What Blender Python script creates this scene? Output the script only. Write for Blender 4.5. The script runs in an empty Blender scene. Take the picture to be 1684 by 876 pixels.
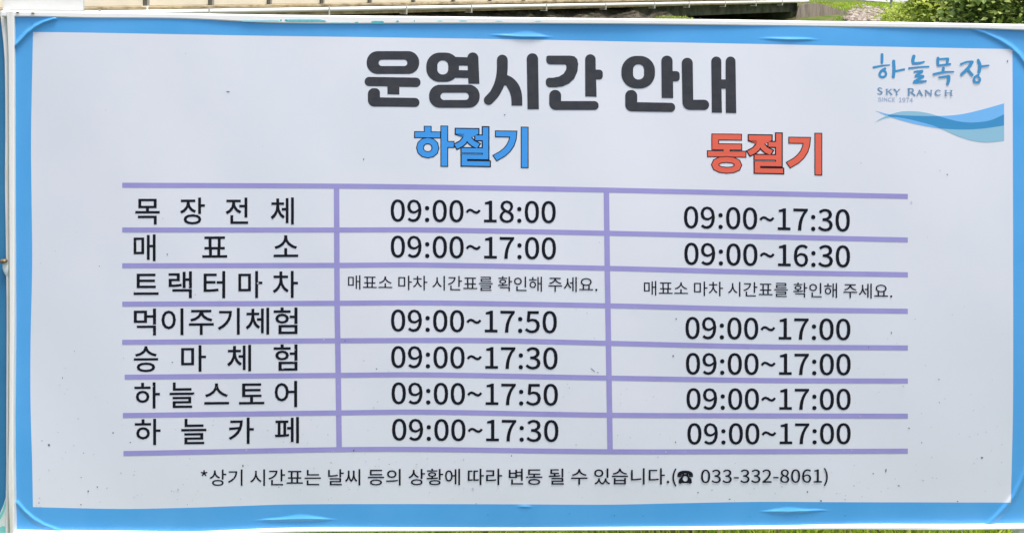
import bpy, bmesh, math, random
from mathutils import Vector
from mathutils.geometry import tessellate_polygon
R = math.radians
rnd = random.Random(7)
S = bpy.context.scene
COL = S.collection

# ---------------------------------------------------------------- camera, sky, sun, exposure
EYE, F, HY, D = 1.30, 1600.0, -18.0, 1.93      # eye height, focal length and horizon row (photo pixels), sign distance
cam = bpy.data.cameras.new('camera'); cam_o = bpy.data.objects.new('camera', cam); COL.objects.link(cam_o)
cam_o.location = (0, 0, EYE); cam_o.rotation_euler = (R(90), 0, 0)
cam.sensor_fit = 'HORIZONTAL'; cam.sensor_width = 36; cam.lens = 36 * F / 1684
cam.shift_y = -(438 - HY) / 1684
cam.clip_start = .05; cam.clip_end = 2000
S.camera = cam_o

SUN_EL, SUN_AZ = 74, 142                        # degrees; azimuth clockwise from +Y
w = bpy.data.worlds.new('World'); S.world = w; w.use_nodes = True
nt = w.node_tree
sky = nt.nodes.new('ShaderNodeTexSky'); sky.sky_type = 'NISHITA'; sky.sun_disc = False
sky.sun_elevation = R(SUN_EL); sky.sun_rotation = R(SUN_AZ); sky.dust_density = 4.5; sky.air_density = 1.0
bg = nt.nodes['Background']; nt.links.new(sky.outputs['Color'], bg.inputs['Color']); bg.inputs['Strength'].default_value = .15
sl = bpy.data.lights.new('sun', 'SUN'); sl.energy = 2.3; sl.angle = R(16); sl.color = (1.0, .96, .90)
so = bpy.data.objects.new('sun', sl); COL.objects.link(so); so.location = (6, 2, 9)
sd = Vector((math.sin(R(SUN_AZ)) * math.cos(R(SUN_EL)), math.cos(R(SUN_AZ)) * math.cos(R(SUN_EL)), math.sin(R(SUN_EL))))
so.rotation_euler = sd.to_track_quat('Z', 'Y').to_euler()
S.view_settings.view_transform = 'Standard'; S.view_settings.look = 'None'; S.view_settings.gamma = 1
S.view_settings.exposure = 0.74

# ---------------------------------------------------------------- helpers
def at(px, py, Y=D):
    """a photo measurement turned into a point standing at depth Y"""
    return Vector(((px - 842) / F * Y, Y, EYE - (py - HY) / F * Y))

def lerp_curve(pts):
    def f(x):
        if x <= pts[0][0]: return pts[0][1]
        for (a, b), (c, d) in zip(pts, pts[1:]):
            if x <= c:
                t = (x - a) / (c - a)
                return b + (d - b) * t
        return pts[-1][1]
    return f

def smooth_curve(pts):
    """Catmull-Rom through (x, y) points"""
    def f(x):
        if x <= pts[0][0]: return pts[0][1]
        if x >= pts[-1][0]: return pts[-1][1]
        for i in range(len(pts) - 1):
            if x <= pts[i + 1][0]:
                x0, y0 = pts[i]; x1, y1 = pts[i + 1]
                m0 = (y1 - pts[i - 1][1]) / (x1 - pts[i - 1][0]) if i > 0 else (y1 - y0) / (x1 - x0)
                m1 = (pts[i + 2][1] - y0) / (pts[i + 2][0] - x0) if i + 2 < len(pts) else (y1 - y0) / (x1 - x0)
                h = x1 - x0; t = (x - x0) / h
                return ((2*t**3 - 3*t*t + 1) * y0 + (t**3 - 2*t*t + t) * h * m0 + (-2*t**3 + 3*t*t) * y1 + (t**3 - t*t) * h * m1)
    return f

def mesh_obj(name, verts, faces, mats, parent=None, origin=(0, 0, 0), smooth=False, fmat=None):
    me = bpy.data.meshes.new(name)
    ox, oy, oz = origin
    me.from_pydata([(v[0] - ox, v[1] - oy, v[2] - oz) for v in verts], [], faces)
    for m in (mats if isinstance(mats, (list, tuple)) else [mats]): me.materials.append(m)
    if fmat: me.polygons.foreach_set('material_index', fmat)
    if smooth: me.polygons.foreach_set('use_smooth', [True] * len(me.polygons))
    me.update()
    o = bpy.data.objects.new(name, me); COL.objects.link(o)
    if parent: o.parent = parent
    return o

def tag(o, label=None, cat=None, group=None, kind=None):
    if label: o['label'] = label
    if cat: o['category'] = cat
    if group: o['group'] = group
    if kind: o['kind'] = kind
    return o

def empty(name, loc, label, cat, group=None):
    o = bpy.data.objects.new(name, None); COL.objects.link(o); o.location = loc
    return tag(o, label, cat, group)

class MB:
    """collects boxes, tubes and polygons into one mesh"""
    def __init__(s): s.v, s.f = [], []
    def add(s, vs, fs):
        n = len(s.v); s.v += [tuple(v) for v in vs]; s.f += [tuple(i + n for i in f) for f in fs]
    def loft(s, rings, closed=True, caps=True):
        n = len(rings[0]); vs = [p for r in rings for p in r]; fs = []
        for i in range(len(rings) - 1):
            for j in range(n if closed else n - 1):
                k = (j + 1) % n
                fs.append((i*n + j, i*n + k, (i+1)*n + k, (i+1)*n + j))
        if caps and closed:
            fs.append(tuple(range(n))[::-1]); fs.append(tuple((len(rings)-1)*n + j for j in range(n)))
        s.add(vs, fs)
    def box(s, c, ex, ey, ez, b=0.0):
        """box on centre c with half-axis vectors ex, ey, ez and a chamfer b round the ez direction"""
        c, ex, ey, ez = map(Vector, (c, ex, ey, ez))
        lx, ly = ex.length, ey.length
        if b > 0:
            ux, uy = ex / lx, ey / ly
            prof = [(-lx+b, -ly), (lx-b, -ly), (lx, -ly+b), (lx, ly-b), (lx-b, ly), (-lx+b, ly), (-lx, ly-b), (-lx, -ly+b)]
        else:
            ux, uy = ex / lx, ey / ly
            prof = [(-lx, -ly), (lx, -ly), (lx, ly), (-lx, ly)]
        s.loft([[c + ux*x + uy*y + ez*k for x, y in prof] for k in (-1, 1)])
    def tube(s, pts, r, n=12):
        rings = []
        pts = [Vector(p) for p in pts]
        rs = r if isinstance(r, (list, tuple)) else [r] * len(pts)
        for i, p in enumerate(pts):
            d = (pts[min(i+1, len(pts)-1)] - pts[max(i-1, 0)]).normalized()
            up = Vector((0, 0, 1)) if abs(d.z) < .9 else Vector((1, 0, 0))
            a = d.cross(up).normalized(); b = a.cross(d)
            rings.append([p + a*math.cos(t*2*math.pi/n)*rs[i] + b*math.sin(t*2*math.pi/n)*rs[i] for t in range(n)])
        s.loft(rings)
    def build(s, name, mat, parent=None, origin=(0, 0, 0), smooth=False):
        o = mesh_obj(name, s.v, s.f, mat, parent, origin, smooth)
        bm = bmesh.new(); bm.from_mesh(o.data); bmesh.ops.recalc_face_normals(bm, faces=bm.faces); bm.to_mesh(o.data); bm.free()
        return o

# ---------------------------------------------------------------- materials
def mat(name, col, rough=.5, spec=.5, noise=None, bump=None, metal=0.0, stretch=(1, 1, 1)):
    """noise = (scale, second colour, low, high); bump = (scale, strength, distance)"""
    m = bpy.data.materials.new(name); m.use_nodes = True
    n = m.node_tree.nodes; l = m.node_tree.links; p = n['Principled BSDF']
    p.inputs['Base Color'].default_value = (*col, 1); p.inputs['Roughness'].default_value = rough
    p.inputs['Specular IOR Level'].default_value = spec; p.inputs['Metallic'].default_value = metal
    if noise or bump:
        tc = n.new('ShaderNodeTexCoord'); mp = n.new('ShaderNodeMapping'); l.new(tc.outputs['Object'], mp.inputs['Vector'])
        mp.inputs['Scale'].default_value = stretch
    if noise:
        sc, c2, lo, hi = noise
        t = n.new('ShaderNodeTexNoise'); t.inputs['Scale'].default_value = sc; t.inputs['Detail'].default_value = 7
        t.inputs['Roughness'].default_value = .6
        l.new(mp.outputs['Vector'], t.inputs['Vector'])
        r = n.new('ShaderNodeValToRGB'); r.color_ramp.elements[0].position = lo; r.color_ramp.elements[1].position = hi
        r.color_ramp.elements[0].color = (*col, 1); r.color_ramp.elements[1].color = (*c2, 1)
        l.new(t.outputs['Fac'], r.inputs['Fac']); l.new(r.outputs['Color'], p.inputs['Base Color'])
    if bump:
        sc, st, di = bump
        t = n.new('ShaderNodeTexNoise'); t.inputs['Scale'].default_value = sc; t.inputs['Detail'].default_value = 5
        l.new(mp.outputs['Vector'], t.inputs['Vector'])
        b = n.new('ShaderNodeBump'); b.inputs['Strength'].default_value = st; b.inputs['Distance'].default_value = di
        l.new(t.outputs['Fac'], b.inputs['Height']); l.new(b.outputs['Normal'], p.inputs['Normal'])
    return m

def leaf_mat(name, c1, c2, c3, trans=.25):
    """leaf or blade colour that varies from face island to face island"""
    m = bpy.data.materials.new(name); m.use_nodes = True
    n = m.node_tree.nodes; l = m.node_tree.links; p = n['Principled BSDF']
    g = n.new('ShaderNodeNewGeometry'); r = n.new('ShaderNodeValToRGB')
    e = r.color_ramp.elements
    e[0].color = (*c1, 1); e[1].color = (*c3, 1); x = e.new(.5); x.color = (*c2, 1)
    l.new(g.outputs['Random Per Island'], r.inputs['Fac']); l.new(r.outputs['Color'], p.inputs['Base Color'])
    p.inputs['Roughness'].default_value = .55
    tr = n.new('ShaderNodeBsdfTranslucent'); mx = n.new('ShaderNodeMixShader'); mx.inputs['Fac'].default_value = trans
    l.new(r.outputs['Color'], tr.inputs['Color']); l.new(p.outputs['BSDF'], mx.inputs[1]); l.new(tr.outputs['BSDF'], mx.inputs[2])
    l.new(mx.outputs['Shader'], n['Material Output'].inputs['Surface'])
    return m

M = {}
M['panel'] = mat('white_vinyl', (.675, .715, .755), .42, .4, (2.6, (.72, .74, .79), .36, .66), (900, .05, .0006))
M['blue'] = mat('sky_blue_vinyl', (.072, .355, .725), .42, .4, (4, (.10, .395, .775), .35, .65), (700, .06, .0006))
M['ink'] = mat('black_ink', (.009, .010, .016), .6, .12)
M['title'] = mat('charcoal_ink', (.040, .043, .052), .55, .2, (60, (.048, .051, .058), .4, .6))
M['line'] = mat('lavender_ink', (.305, .285, .585), .45, .4, (20, (.33, .31, .615), .35, .65))
M['summer'] = mat('bright_blue_ink', (.05, .305, .75), .45, .4)
M['winter'] = mat('coral_red_ink', (.75, .13, .08), .45, .4)
M['logo'] = mat('logo_blue_ink', (.045, .27, .53), .45, .4)
M['logo_light'] = mat('pale_blue_ink', (.17, .46, .82), .45, .4)
M['logo_teal'] = mat('pale_teal_ink', (.26, .50, .64), .45, .4)
M['caption'] = mat('dull_blue_ink', (.15, .29, .46), .5, .3)
M['caption_pale'] = mat('faint_blue_ink', (.36, .45, .63), .5, .3)
M['frame'] = mat('white_painted_steel', (.88, .88, .85), .38, .5, (9, (.80, .79, .74), .45, .8), (60, .12, .002))
M['post'] = mat('weathered_white_paint', (.80, .80, .75), .45, .5, (14, (.52, .49, .40), .52, .85), (50, .15, .002), stretch=(3, 3, .35))
M['paint'] = mat('teal_paint', (.10, .48, .53), .5, .4)
M['paint_pale'] = mat('pale_teal_paint', (.40, .70, .76), .5, .4)
M['dirt'] = mat('dirt', (.16, .16, .17), .8, .2)
M['dirt_pale'] = mat('faint_dirt', (.53, .54, .57), .8, .2)
M['dirt_blue'] = mat('dirt_on_blue', (.06, .22, .42), .8, .2)
M['rust'] = mat('rusty_steel', (.14, .09, .045), .5, .5, (300, (.32, .24, .14), .4, .7), metal=.5)
M['teal'] = mat('teal_vinyl', (.027, .175, .35), .45, .4, (6, (.04, .215, .39), .35, .7), (400, .1, .001))
M['mint'] = mat('mint_vinyl', (.20, .60, .55), .45, .4)
M['pale'] = mat('pale_vinyl', (.66, .74, .70), .5, .4)
M['board'] = mat('white_plastic', (.60, .61, .585), .5, .4, (16, (.70, .70, .675), .3, .7))

# character outlines: character, advance / contours of x,y pairs (350 units to the em)
GLYPHS = """
(118/84,-69 103,-60 87,-29 75,4 66,38 61,73 59,109 61,144 66,179 75,213 87,246 103,277 84,286 66,254 52,221 41,186 34,149 32,109 34,69 41,32 52,-3 66,-37
)118/35,-69 52,-37 67,-3 77,32 84,69 86,109 84,149 77,186 67,221 52,254 35,286 15,277 31,246 44,213 53,179 58,144 60,109 58,73 53,38 44,4 31,-29 15,-60
*164/54,165 82,198 109,165 125,176 102,213 140,229 134,246 95,237 91,279 72,279 69,236 29,246 23,229 61,213 39,176
-121/16,86 106,86 106,110 16,110
.97/49,-5 65,2 72,20 65,37 49,44 32,37 26,20 32,2
0194/97,-5 124,1 146,17 163,43 174,81 177,129 174,177 163,214 146,240 124,256 97,261 70,256 48,240 31,214 21,177 18,129 21,81 31,43 48,17 70,1/97,21 72,33 55,68 48,129 55,190 72,225 97,236 123,225 140,190 146,129 140,68 123,33
1194/31,0 172,0 172,27 120,27 120,257 96,257 81,249 63,243 42,238 42,218 88,218 88,27 31,27
2194/15,0 177,0 177,28 106,28 64,25 97,59 125,92 146,124 160,155 165,186 155,226 129,252 90,261 60,257 36,244 14,224 33,206 48,221 66,231 86,235 112,229 128,211 133,185 129,157 115,127 92,95 59,59 15,19
3194/92,-5 134,4 163,29 175,69 167,100 148,121 120,134 120,136 144,149 160,169 166,197 156,232 130,254 91,261 64,257 40,246 20,231 37,210 53,223 70,232 90,235 113,230 128,216 133,195 127,170 104,152 62,146 62,121 109,115 135,97 142,70 135,44 117,28 90,22 64,26 43,37 27,51 10,31 30,13 57,0
4194/119,0 149,0 149,71 183,71 183,96 149,96 149,257 114,257 7,92 7,71 119,71/119,96 40,96 99,184 119,222 121,222 119,175
5194/92,-5 133,6 164,36 176,83 165,130 137,157 98,165 78,163 60,155 67,229 163,229 163,257 39,257 30,137 47,126 68,137 90,141 118,134 137,114 143,83 136,50 116,29 89,22 62,26 42,37 26,50 9,29 30,13 56,0
6194/105,-5 142,6 169,35 179,79 170,124 146,150 108,159 87,156 67,145 50,129 60,191 83,225 116,235 138,230 157,215 175,235 159,249 139,258 114,261 86,256 60,241 39,215 25,176 20,123 24,77 36,41 54,16 78,1/50,103 68,122 86,132 103,136 128,129 144,109 149,79 143,48 128,28 105,21 78,30 59,58
7194/69,0 103,0 106,56 114,105 127,149 147,193 178,237 178,257 17,257 17,229 142,229 115,188 96,146 82,103 74,55
8194/98,-5 140,4 168,28 178,62 172,92 156,114 135,129 135,131 151,146 164,168 169,193 161,228 136,252 99,261 63,252 38,230 28,195 33,171 46,151 63,136 63,135 40,118 23,95 16,64 27,28 56,4/116,139 87,152 66,170 57,195 63,217 77,232 98,237 122,231 137,214 142,191 139,173 130,155/98,19 71,25 52,42 44,67 49,90 61,109 80,125 114,110 138,91 148,63 142,40 124,25
9194/82,-5 110,0 136,16 156,44 170,84 175,139 164,207 133,248 89,261 52,251 26,222 15,178 24,133 49,106 86,97 107,101 128,112 145,129 135,66 112,32 81,22 57,27 38,42 20,22 37,8 57,-1/145,155 127,136 109,125 91,121 66,128 51,148 46,178 51,209 67,229 89,236 117,227 136,200
:97/49,137 65,143 72,161 65,179 49,186 32,179 26,161 32,143/49,-5 65,2 72,20 65,37 49,44 32,37 26,20 32,2
C223/132,-5 163,0 189,12 211,32 193,53 176,37 156,27 133,24 91,37 63,73 54,129 64,185 92,220 134,233 155,230 172,221 187,209 204,230 187,245 163,257 134,261 97,255 66,238 42,211 26,174 20,128 26,82 41,45 65,18 96,1
E206/35,0 187,0 187,28 68,28 68,121 165,121 165,149 68,149 68,229 183,229 183,257 35,257
I103/35,0 68,0 68,257 35,257
N253/35,0 66,0 66,135 62,215 63,215 91,162 185,0 218,0 218,257 187,257 187,123 192,42 190,42 162,95 68,257 35,257
S209/106,-5 153,5 183,31 194,68 187,100 168,122 141,137 104,153 84,162 68,175 62,196 68,215 84,228 110,233 132,230 151,222 168,209 185,230 164,246 139,257 110,261 68,252 39,228 29,193 37,162 57,141 81,127 118,111 140,101 155,87 161,65 154,44 136,29 107,24 81,28 57,39 36,56 17,33 42,13 72,0
~194/132,100 149,104 165,116 180,136 162,148 148,130 132,125 111,133 90,149 63,158 46,154 29,143 14,123 32,110 46,128 62,134 83,125 105,109
간322/234,290 234,58 263,58 263,169 310,169 310,194 263,194 263,290/31,265 31,241 147,241 138,209 121,180 94,155 59,134 18,118 30,94 80,115 122,143 152,178 172,219 178,265/66,82 66,-20 277,-20 277,4 95,4 95,82
기322/248,290 248,-27 277,-27 277,290/36,255 36,232 155,232 147,188 130,149 103,113 67,82 21,55 37,32 93,66 134,106 163,152 179,202 184,255
날322/234,290 234,130 263,130 263,200 310,200 310,224 263,224 263,290/33,169 33,145 58,145 105,146 154,151 205,159 202,183 153,175 106,171 62,169 62,276 33,276/63,1 63,-23 275,-23 275,1 92,1 92,37 263,37 263,114 62,114 62,91 234,91 234,59 63,59
는322/17,128 17,105 304,105 304,128/56,278 56,171 271,171 271,194 85,194 85,278/54,73 54,-20 273,-20 273,4 83,4 83,73
늘322/17,160 17,136 304,136 304,160/56,285 56,190 271,190 271,214 84,214 84,285/54,0 54,-23 279,-23 279,0 83,0 83,33 268,33 268,108 53,108 53,85 239,85 239,55 54,55
니322/248,290 248,-27 277,-27 277,290/37,79 37,54 63,54 93,55 124,56 155,59 186,64 219,70 215,94 164,86 114,81 66,79 66,258 37,258
다322/232,290 232,-28 261,-28 261,140 313,140 313,165 261,165 261,290/31,259 31,51 56,51 90,52 120,53 149,54 177,58 206,62 202,87 157,80 111,77 60,76 60,235 178,235 178,259
동322/160,87 102,80 65,61 52,30 65,-1 102,-20 160,-27 218,-20 256,-1 269,30 256,61 218,80/160,64 203,60 230,49 239,30 230,11 203,0 160,-4 118,0 91,11 81,30 91,49 118,60/54,275 54,170 146,170 146,133 18,133 18,110 304,110 304,133 175,133 175,170 270,170 270,193 82,193 82,252 268,252 268,275
될322/248,289 248,119 277,119 277,289/23,126 61,127 101,128 142,130 184,133 225,139 224,159 138,152 138,184 200,184 200,207 78,207 78,254 196,254 196,276 48,276 48,184 108,184 108,151 19,150/69,0 69,-24 288,-24 288,0 97,0 97,31 277,31 277,105 68,105 68,82 249,82 249,53 69,53
등322/18,139 18,115 304,115 304,139/160,88 102,81 65,61 52,30 65,-1 102,-20 160,-27 218,-20 256,-1 269,30 256,61 218,81/160,65 203,61 230,49 239,30 230,12 203,0 160,-4 118,0 91,12 81,30 91,49 118,61/54,277 54,169 270,169 270,193 82,193 82,253 268,253 268,277
따322/237,290 237,-27 266,-27 266,141 312,141 312,165 266,165 266,290/27,256 27,56 41,56 61,56 85,58 113,62 110,86 90,83 72,81 56,80 56,232 107,232 107,256/125,256 125,56 140,56 169,56 195,58 221,63 218,87 197,83 176,81 153,80 153,232 208,232 208,256
라322/232,290 232,-28 261,-28 261,139 313,139 313,164 261,164 261,290/30,260 30,236 144,236 144,170 30,170 30,49 56,49 90,49 121,50 150,52 178,56 207,60 204,84 159,77 112,74 59,73 59,146 173,146 173,260
랙322/72,76 72,52 256,52 256,-27 284,-27 284,76/187,283 187,94 214,94 214,181 257,181 257,91 284,91 284,289 257,289 257,205 214,205 214,283/31,266 31,243 122,243 122,200 32,200 32,108 53,108 95,108 133,111 172,117 168,141 133,135 98,132 60,131 60,178 150,178 150,266
를322/17,143 17,120 304,120 304,143/52,-2 52,-23 279,-23 279,-2 81,-2 81,27 269,27 269,95 51,95 51,74 240,74 240,47 52,47/54,187 54,166 273,166 273,187 83,187 83,214 268,214 268,280 54,280 54,259 239,259 239,234 54,234
마322/30,258 30,53 175,53 175,258/147,235 147,77 58,77 58,235/232,290 232,-27 261,-27 261,139 313,139 313,163 261,163 261,290
매322/29,253 29,58 150,58 150,253/122,230 122,81 56,81 56,230/188,283 188,-11 216,-11 216,140 259,140 259,-27 287,-27 287,290 259,290 259,164 216,164 216,283
먹322/67,85 67,62 249,62 249,-28 278,-28 278,85/148,242 148,147 61,147 61,242/32,266 32,124 176,124 176,186 249,186 249,103 278,103 278,290 249,290 249,210 176,210 176,266
목322/238,253 238,192 83,192 83,253/49,73 49,49 239,49 239,-27 268,-27 268,73/18,129 18,105 304,105 304,129 175,129 175,169 267,169 267,276 54,276 54,169 146,169 146,129
변322/62,190 147,190 147,132 62,132/249,208 249,163 176,163 176,208/33,268 33,109 176,109 176,139 249,139 249,55 278,55 278,289 249,289 249,231 176,231 176,268 147,268 147,213 62,213 62,268/75,78 75,-20 285,-20 285,4 104,4 104,78
상322/162,89 107,82 71,62 58,31 71,0 107,-20 162,-27 218,-20 254,0 266,31 254,62 218,82/162,66 203,62 229,50 238,31 229,12 203,1 162,-4 122,1 96,12 87,31 96,50 122,62/95,273 95,241 85,195 58,157 16,132 32,109 65,128 92,155 110,189 127,159 153,135 185,118 200,140 160,163 133,198 123,238 123,273/234,290 234,97 263,97 263,183 310,183 310,208 263,208 263,290
세322/259,290 259,-27 287,-27 287,290/194,283 194,176 142,176 142,152 194,152 194,-11 222,-11 222,283/83,260 83,199 80,167 71,135 57,106 38,82 14,63 32,41 60,65 83,98 98,138 112,101 133,71 160,48 176,70 141,104 119,150 111,200 111,260
소322/145,115 145,38 18,38 18,14 305,14 305,38 174,38 174,115/144,268 144,244 138,213 120,186 94,163 62,145 29,135 41,111 89,128 131,158 160,199 189,158 231,128 278,111 291,135 257,145 226,163 200,186 181,213 175,244 175,268
수322/146,278 146,261 129,219 87,187 32,169 44,146 92,160 133,185 161,220 189,185 230,160 278,146 290,169 235,187 193,219 176,261 176,278/18,111 18,87 146,87 146,-27 174,-27 174,87 304,87 304,111
스322/18,40 18,15 305,15 305,40/144,268 144,243 138,212 120,183 94,159 63,141 29,131 42,106 90,125 131,156 160,197 189,156 230,125 277,106 290,131 257,141 226,159 199,183 181,212 175,243 175,268
습322/54,99 54,-23 266,-23 266,99 237,99 237,63 82,63 82,99/82,40 237,40 237,0 82,0/18,145 18,121 304,121 304,145/146,286 146,272 129,235 88,206 34,190 44,167 92,180 133,203 161,235 189,203 229,180 277,167 287,190 233,206 192,235 175,272 175,286
승322/18,138 18,115 304,115 304,138/160,85 102,79 65,60 52,29 65,-1 102,-20 160,-27 218,-20 256,-1 269,29 256,60 218,79/160,63 203,59 230,48 239,29 230,11 203,0 160,-4 118,0 91,11 81,29 91,48 118,59/146,284 146,270 129,232 88,202 34,187 45,164 93,177 133,200 161,232 189,200 229,177 276,164 287,187 233,203 192,232 175,270 175,284
시322/248,290 248,-28 277,-28 277,290/101,262 101,206 97,170 85,136 66,105 43,80 16,63 34,39 68,64 96,100 116,145 135,103 163,68 197,45 214,68 188,85 164,109 146,138 134,171 130,206 130,262
씨322/252,290 252,-27 281,-27 281,290/152,262 152,190 149,154 140,115 121,80 102,116 92,155 90,190 90,262 63,262 63,190 58,146 43,102 13,66 32,46 52,66 66,92 76,121 86,91 100,64 121,42 142,63 157,91 166,121 176,91 191,65 211,44 229,66 199,101 184,145 180,190 180,262
어322/102,239 129,229 147,199 153,155 147,110 129,81 102,70 75,81 57,110 51,155 57,199 75,229/249,290 249,169 180,169 168,220 140,253 102,265 61,251 33,213 23,155 33,96 61,58 102,44 141,57 169,92 180,145 249,145 249,-28 278,-28 278,290
에322/259,290 259,-27 287,-27 287,290/89,236 110,226 125,197 130,153 125,109 110,80 89,70 67,80 53,109 48,153 53,197 67,226/89,263 53,249 30,212 21,153 30,94 53,56 89,42 123,55 146,89 156,143 196,143 196,-11 223,-11 223,283 196,283 196,166 156,166 146,218 123,251
요322/160,246 206,239 236,219 248,188 236,157 206,137 160,130 115,137 85,157 74,188 85,219 115,239/160,270 101,259 60,231 46,188 51,162 65,140 88,123 88,37 18,37 18,13 305,13 305,37 234,37 234,123 256,140 271,162 276,188 261,231 220,259/117,37 117,112 160,107 205,112 205,37
의322/120,266 76,257 46,231 35,192 46,153 76,127 120,117 164,127 194,153 205,192 194,231 164,257/120,241 149,235 169,218 176,192 169,166 149,149 120,143 91,149 71,166 64,192 71,218 91,235/246,290 246,-28 276,-28 276,290/23,42 59,42 99,43 142,45 185,49 228,56 226,77 183,72 140,69 97,67 56,66 19,66
이322/248,290 248,-28 277,-28 277,290/110,265 68,251 40,213 29,155 40,96 68,58 110,44 151,58 179,96 190,155 179,213 151,251/110,239 137,229 155,199 162,155 155,110 137,81 110,70 82,81 64,110 57,155 64,199 82,229
인322/248,289 248,58 277,58 277,289/107,267 65,257 36,230 25,189 36,149 65,121 107,111 150,121 179,149 190,189 179,230 150,257/107,242 135,235 154,217 161,189 154,162 135,144 107,137 79,144 60,162 53,189 60,217 79,235/74,82 74,-20 287,-20 287,4 103,4 103,82
있322/248,289 248,109 277,109 277,289/107,271 65,262 35,236 25,197 35,158 65,133 107,123 150,133 179,158 190,197 179,236 150,262/107,246 135,240 154,223 161,197 154,171 135,154 107,147 79,154 60,171 53,197 60,223 79,240/214,95 214,78 208,52 193,25 168,3 144,24 129,50 124,78 124,95 96,95 96,78 89,47 67,19 33,-1 47,-23 74,-8 95,12 110,36 123,11 142,-10 169,-26 195,-10 214,12 227,37 242,12 263,-8 291,-23 305,-1 271,18 249,46 242,78 242,95
장322/162,90 107,83 71,63 58,32 71,0 107,-20 162,-27 218,-20 254,0 266,32 254,63 218,83/162,67 203,63 229,51 238,32 229,13 203,1 162,-4 122,1 96,13 87,32 96,51 122,63/25,266 25,242 96,242 96,230 86,187 58,151 16,127 31,104 65,122 92,149 111,182 129,153 154,130 187,113 201,136 161,158 134,191 125,230 125,242 194,242 194,266/234,290 234,99 263,99 263,185 310,185 310,209 263,209 263,290
전322/249,289 249,202 185,202 185,178 249,178 249,57 278,57 278,289/76,78 76,-20 287,-20 287,4 105,4 105,78/28,264 28,240 98,240 98,224 88,181 60,145 19,121 34,97 68,116 95,143 113,176 131,146 157,122 189,105 204,128 164,151 137,185 127,224 127,240 197,240 197,264
절322/249,290 249,219 187,219 187,195 249,195 249,126 278,126 278,290/27,273 27,249 98,249 98,241 87,202 60,168 19,145 33,122 67,140 94,165 112,196 130,168 157,145 189,130 203,153 163,174 137,205 127,241 127,249 196,249 196,273/75,-1 75,-24 290,-24 290,-1 103,-1 103,34 278,34 278,110 74,110 74,87 249,87 249,56 75,56
주322/44,270 44,246 144,246 144,245 128,206 88,176 34,159 46,136 93,150 133,175 160,208 188,175 228,150 276,136 287,159 234,176 193,206 177,245 177,246 276,246 276,270/18,109 18,85 146,85 146,-27 174,-27 174,85 304,85 304,109
차322/94,284 94,235 23,235 23,211 95,211 95,187 91,155 80,124 63,96 41,73 14,56 31,34 64,57 91,91 109,131 127,93 152,62 184,40 200,62 160,93 133,137 123,187 123,211 193,211 193,235 123,235 123,284/232,290 232,-27 261,-27 261,135 313,135 313,160 261,160 261,290
체322/258,290 258,-27 286,-27 286,290/195,282 195,165 147,165 147,140 195,140 195,-11 222,-11 222,282/82,278 82,231 23,231 23,207 82,207 82,192 74,140 51,94 15,60 32,37 60,61 82,94 96,132 111,96 133,66 161,44 178,66 141,98 118,142 110,192 110,207 168,207 168,231 110,231 110,278
카322/38,257 38,233 151,233 150,214 146,196 142,178 22,169 26,144 133,154 119,130 102,107 80,85 53,65 20,47 36,25 95,62 136,104 162,152 176,203 180,257/232,290 232,-27 261,-27 261,137 311,137 311,161 261,161 261,290
터322/184,170 184,146 249,146 249,-28 278,-28 278,290 249,290 249,170/32,261 32,48 56,48 110,49 156,52 201,58 197,82 156,76 112,73 61,72 61,148 165,148 165,172 61,172 61,237 179,237 179,261
토322/54,264 54,102 146,102 146,36 18,36 18,12 305,12 305,36 175,36 175,102 272,102 272,125 84,125 84,172 262,172 262,196 84,196 84,240 269,240 269,264
트322/18,38 18,14 305,14 305,38/54,262 54,95 272,95 272,119 84,119 84,168 262,168 262,192 84,192 84,238 269,238 269,262
페322/260,290 260,-27 288,-27 288,290/199,282 199,169 156,169 156,143 199,143 199,-11 226,-11 226,282/18,51 45,51 76,52 109,54 143,57 174,62 172,83 139,79 139,225 165,225 165,249 21,249 21,225 47,225 47,76 14,75/73,225 112,225 112,78 73,76
표322/43,134 43,110 97,110 97,35 18,35 18,11 305,11 305,35 223,35 223,110 277,110 277,134 228,134 228,236 278,236 278,260 43,260 43,236 92,236 92,134/126,35 126,110 194,110 194,35/121,236 200,236 200,134 121,134
하322/111,189 71,180 43,154 33,116 43,78 71,53 111,43 150,53 178,78 188,116 178,154 150,180/111,165 136,159 154,141 160,116 154,91 136,74 111,68 85,74 67,91 61,116 67,141 85,159/232,290 232,-27 261,-27 261,135 313,135 313,159 261,159 261,290/96,286 96,239 16,239 16,215 202,215 202,239 125,239 125,286
해322/96,190 61,181 37,156 28,118 37,81 61,55 96,46 131,55 155,81 164,118 155,156 131,181/96,166 117,160 132,143 138,118 132,94 117,77 96,71 74,77 59,94 54,118 59,143 74,160/81,280 81,235 17,235 17,211 174,211 174,235 110,235 110,280/190,282 190,-12 217,-12 217,132 258,132 258,-27 285,-27 285,290 258,290 258,156 217,156 217,282
험322/72,81 72,-23 278,-23 278,81/250,57 250,1 101,1 101,57/110,217 72,210 46,190 36,160 46,131 72,111 110,104 147,111 173,131 182,160 173,190 147,210/110,194 133,190 149,178 155,160 149,142 133,130 110,126 86,130 70,142 64,160 70,178 86,190/196,193 196,169 249,169 249,98 278,98 278,290 249,290 249,193/95,292 95,257 18,257 18,233 201,233 201,257 124,257 124,292
확322/55,61 55,38 234,38 234,-27 263,-27 263,61/114,207 139,203 155,194 161,180 155,166 139,156 114,153 90,156 74,166 68,180 74,194 90,203/114,227 76,221 50,205 41,180 48,157 69,142 100,134 100,111 16,110 19,86 55,86 93,87 134,89 176,93 217,99 215,119 129,112 129,134 161,142 181,157 188,180 179,205 153,221/234,289 234,77 263,77 263,169 309,169 309,194 263,194 263,289/100,292 100,261 24,261 24,239 206,239 206,261 129,261 129,292
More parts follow.
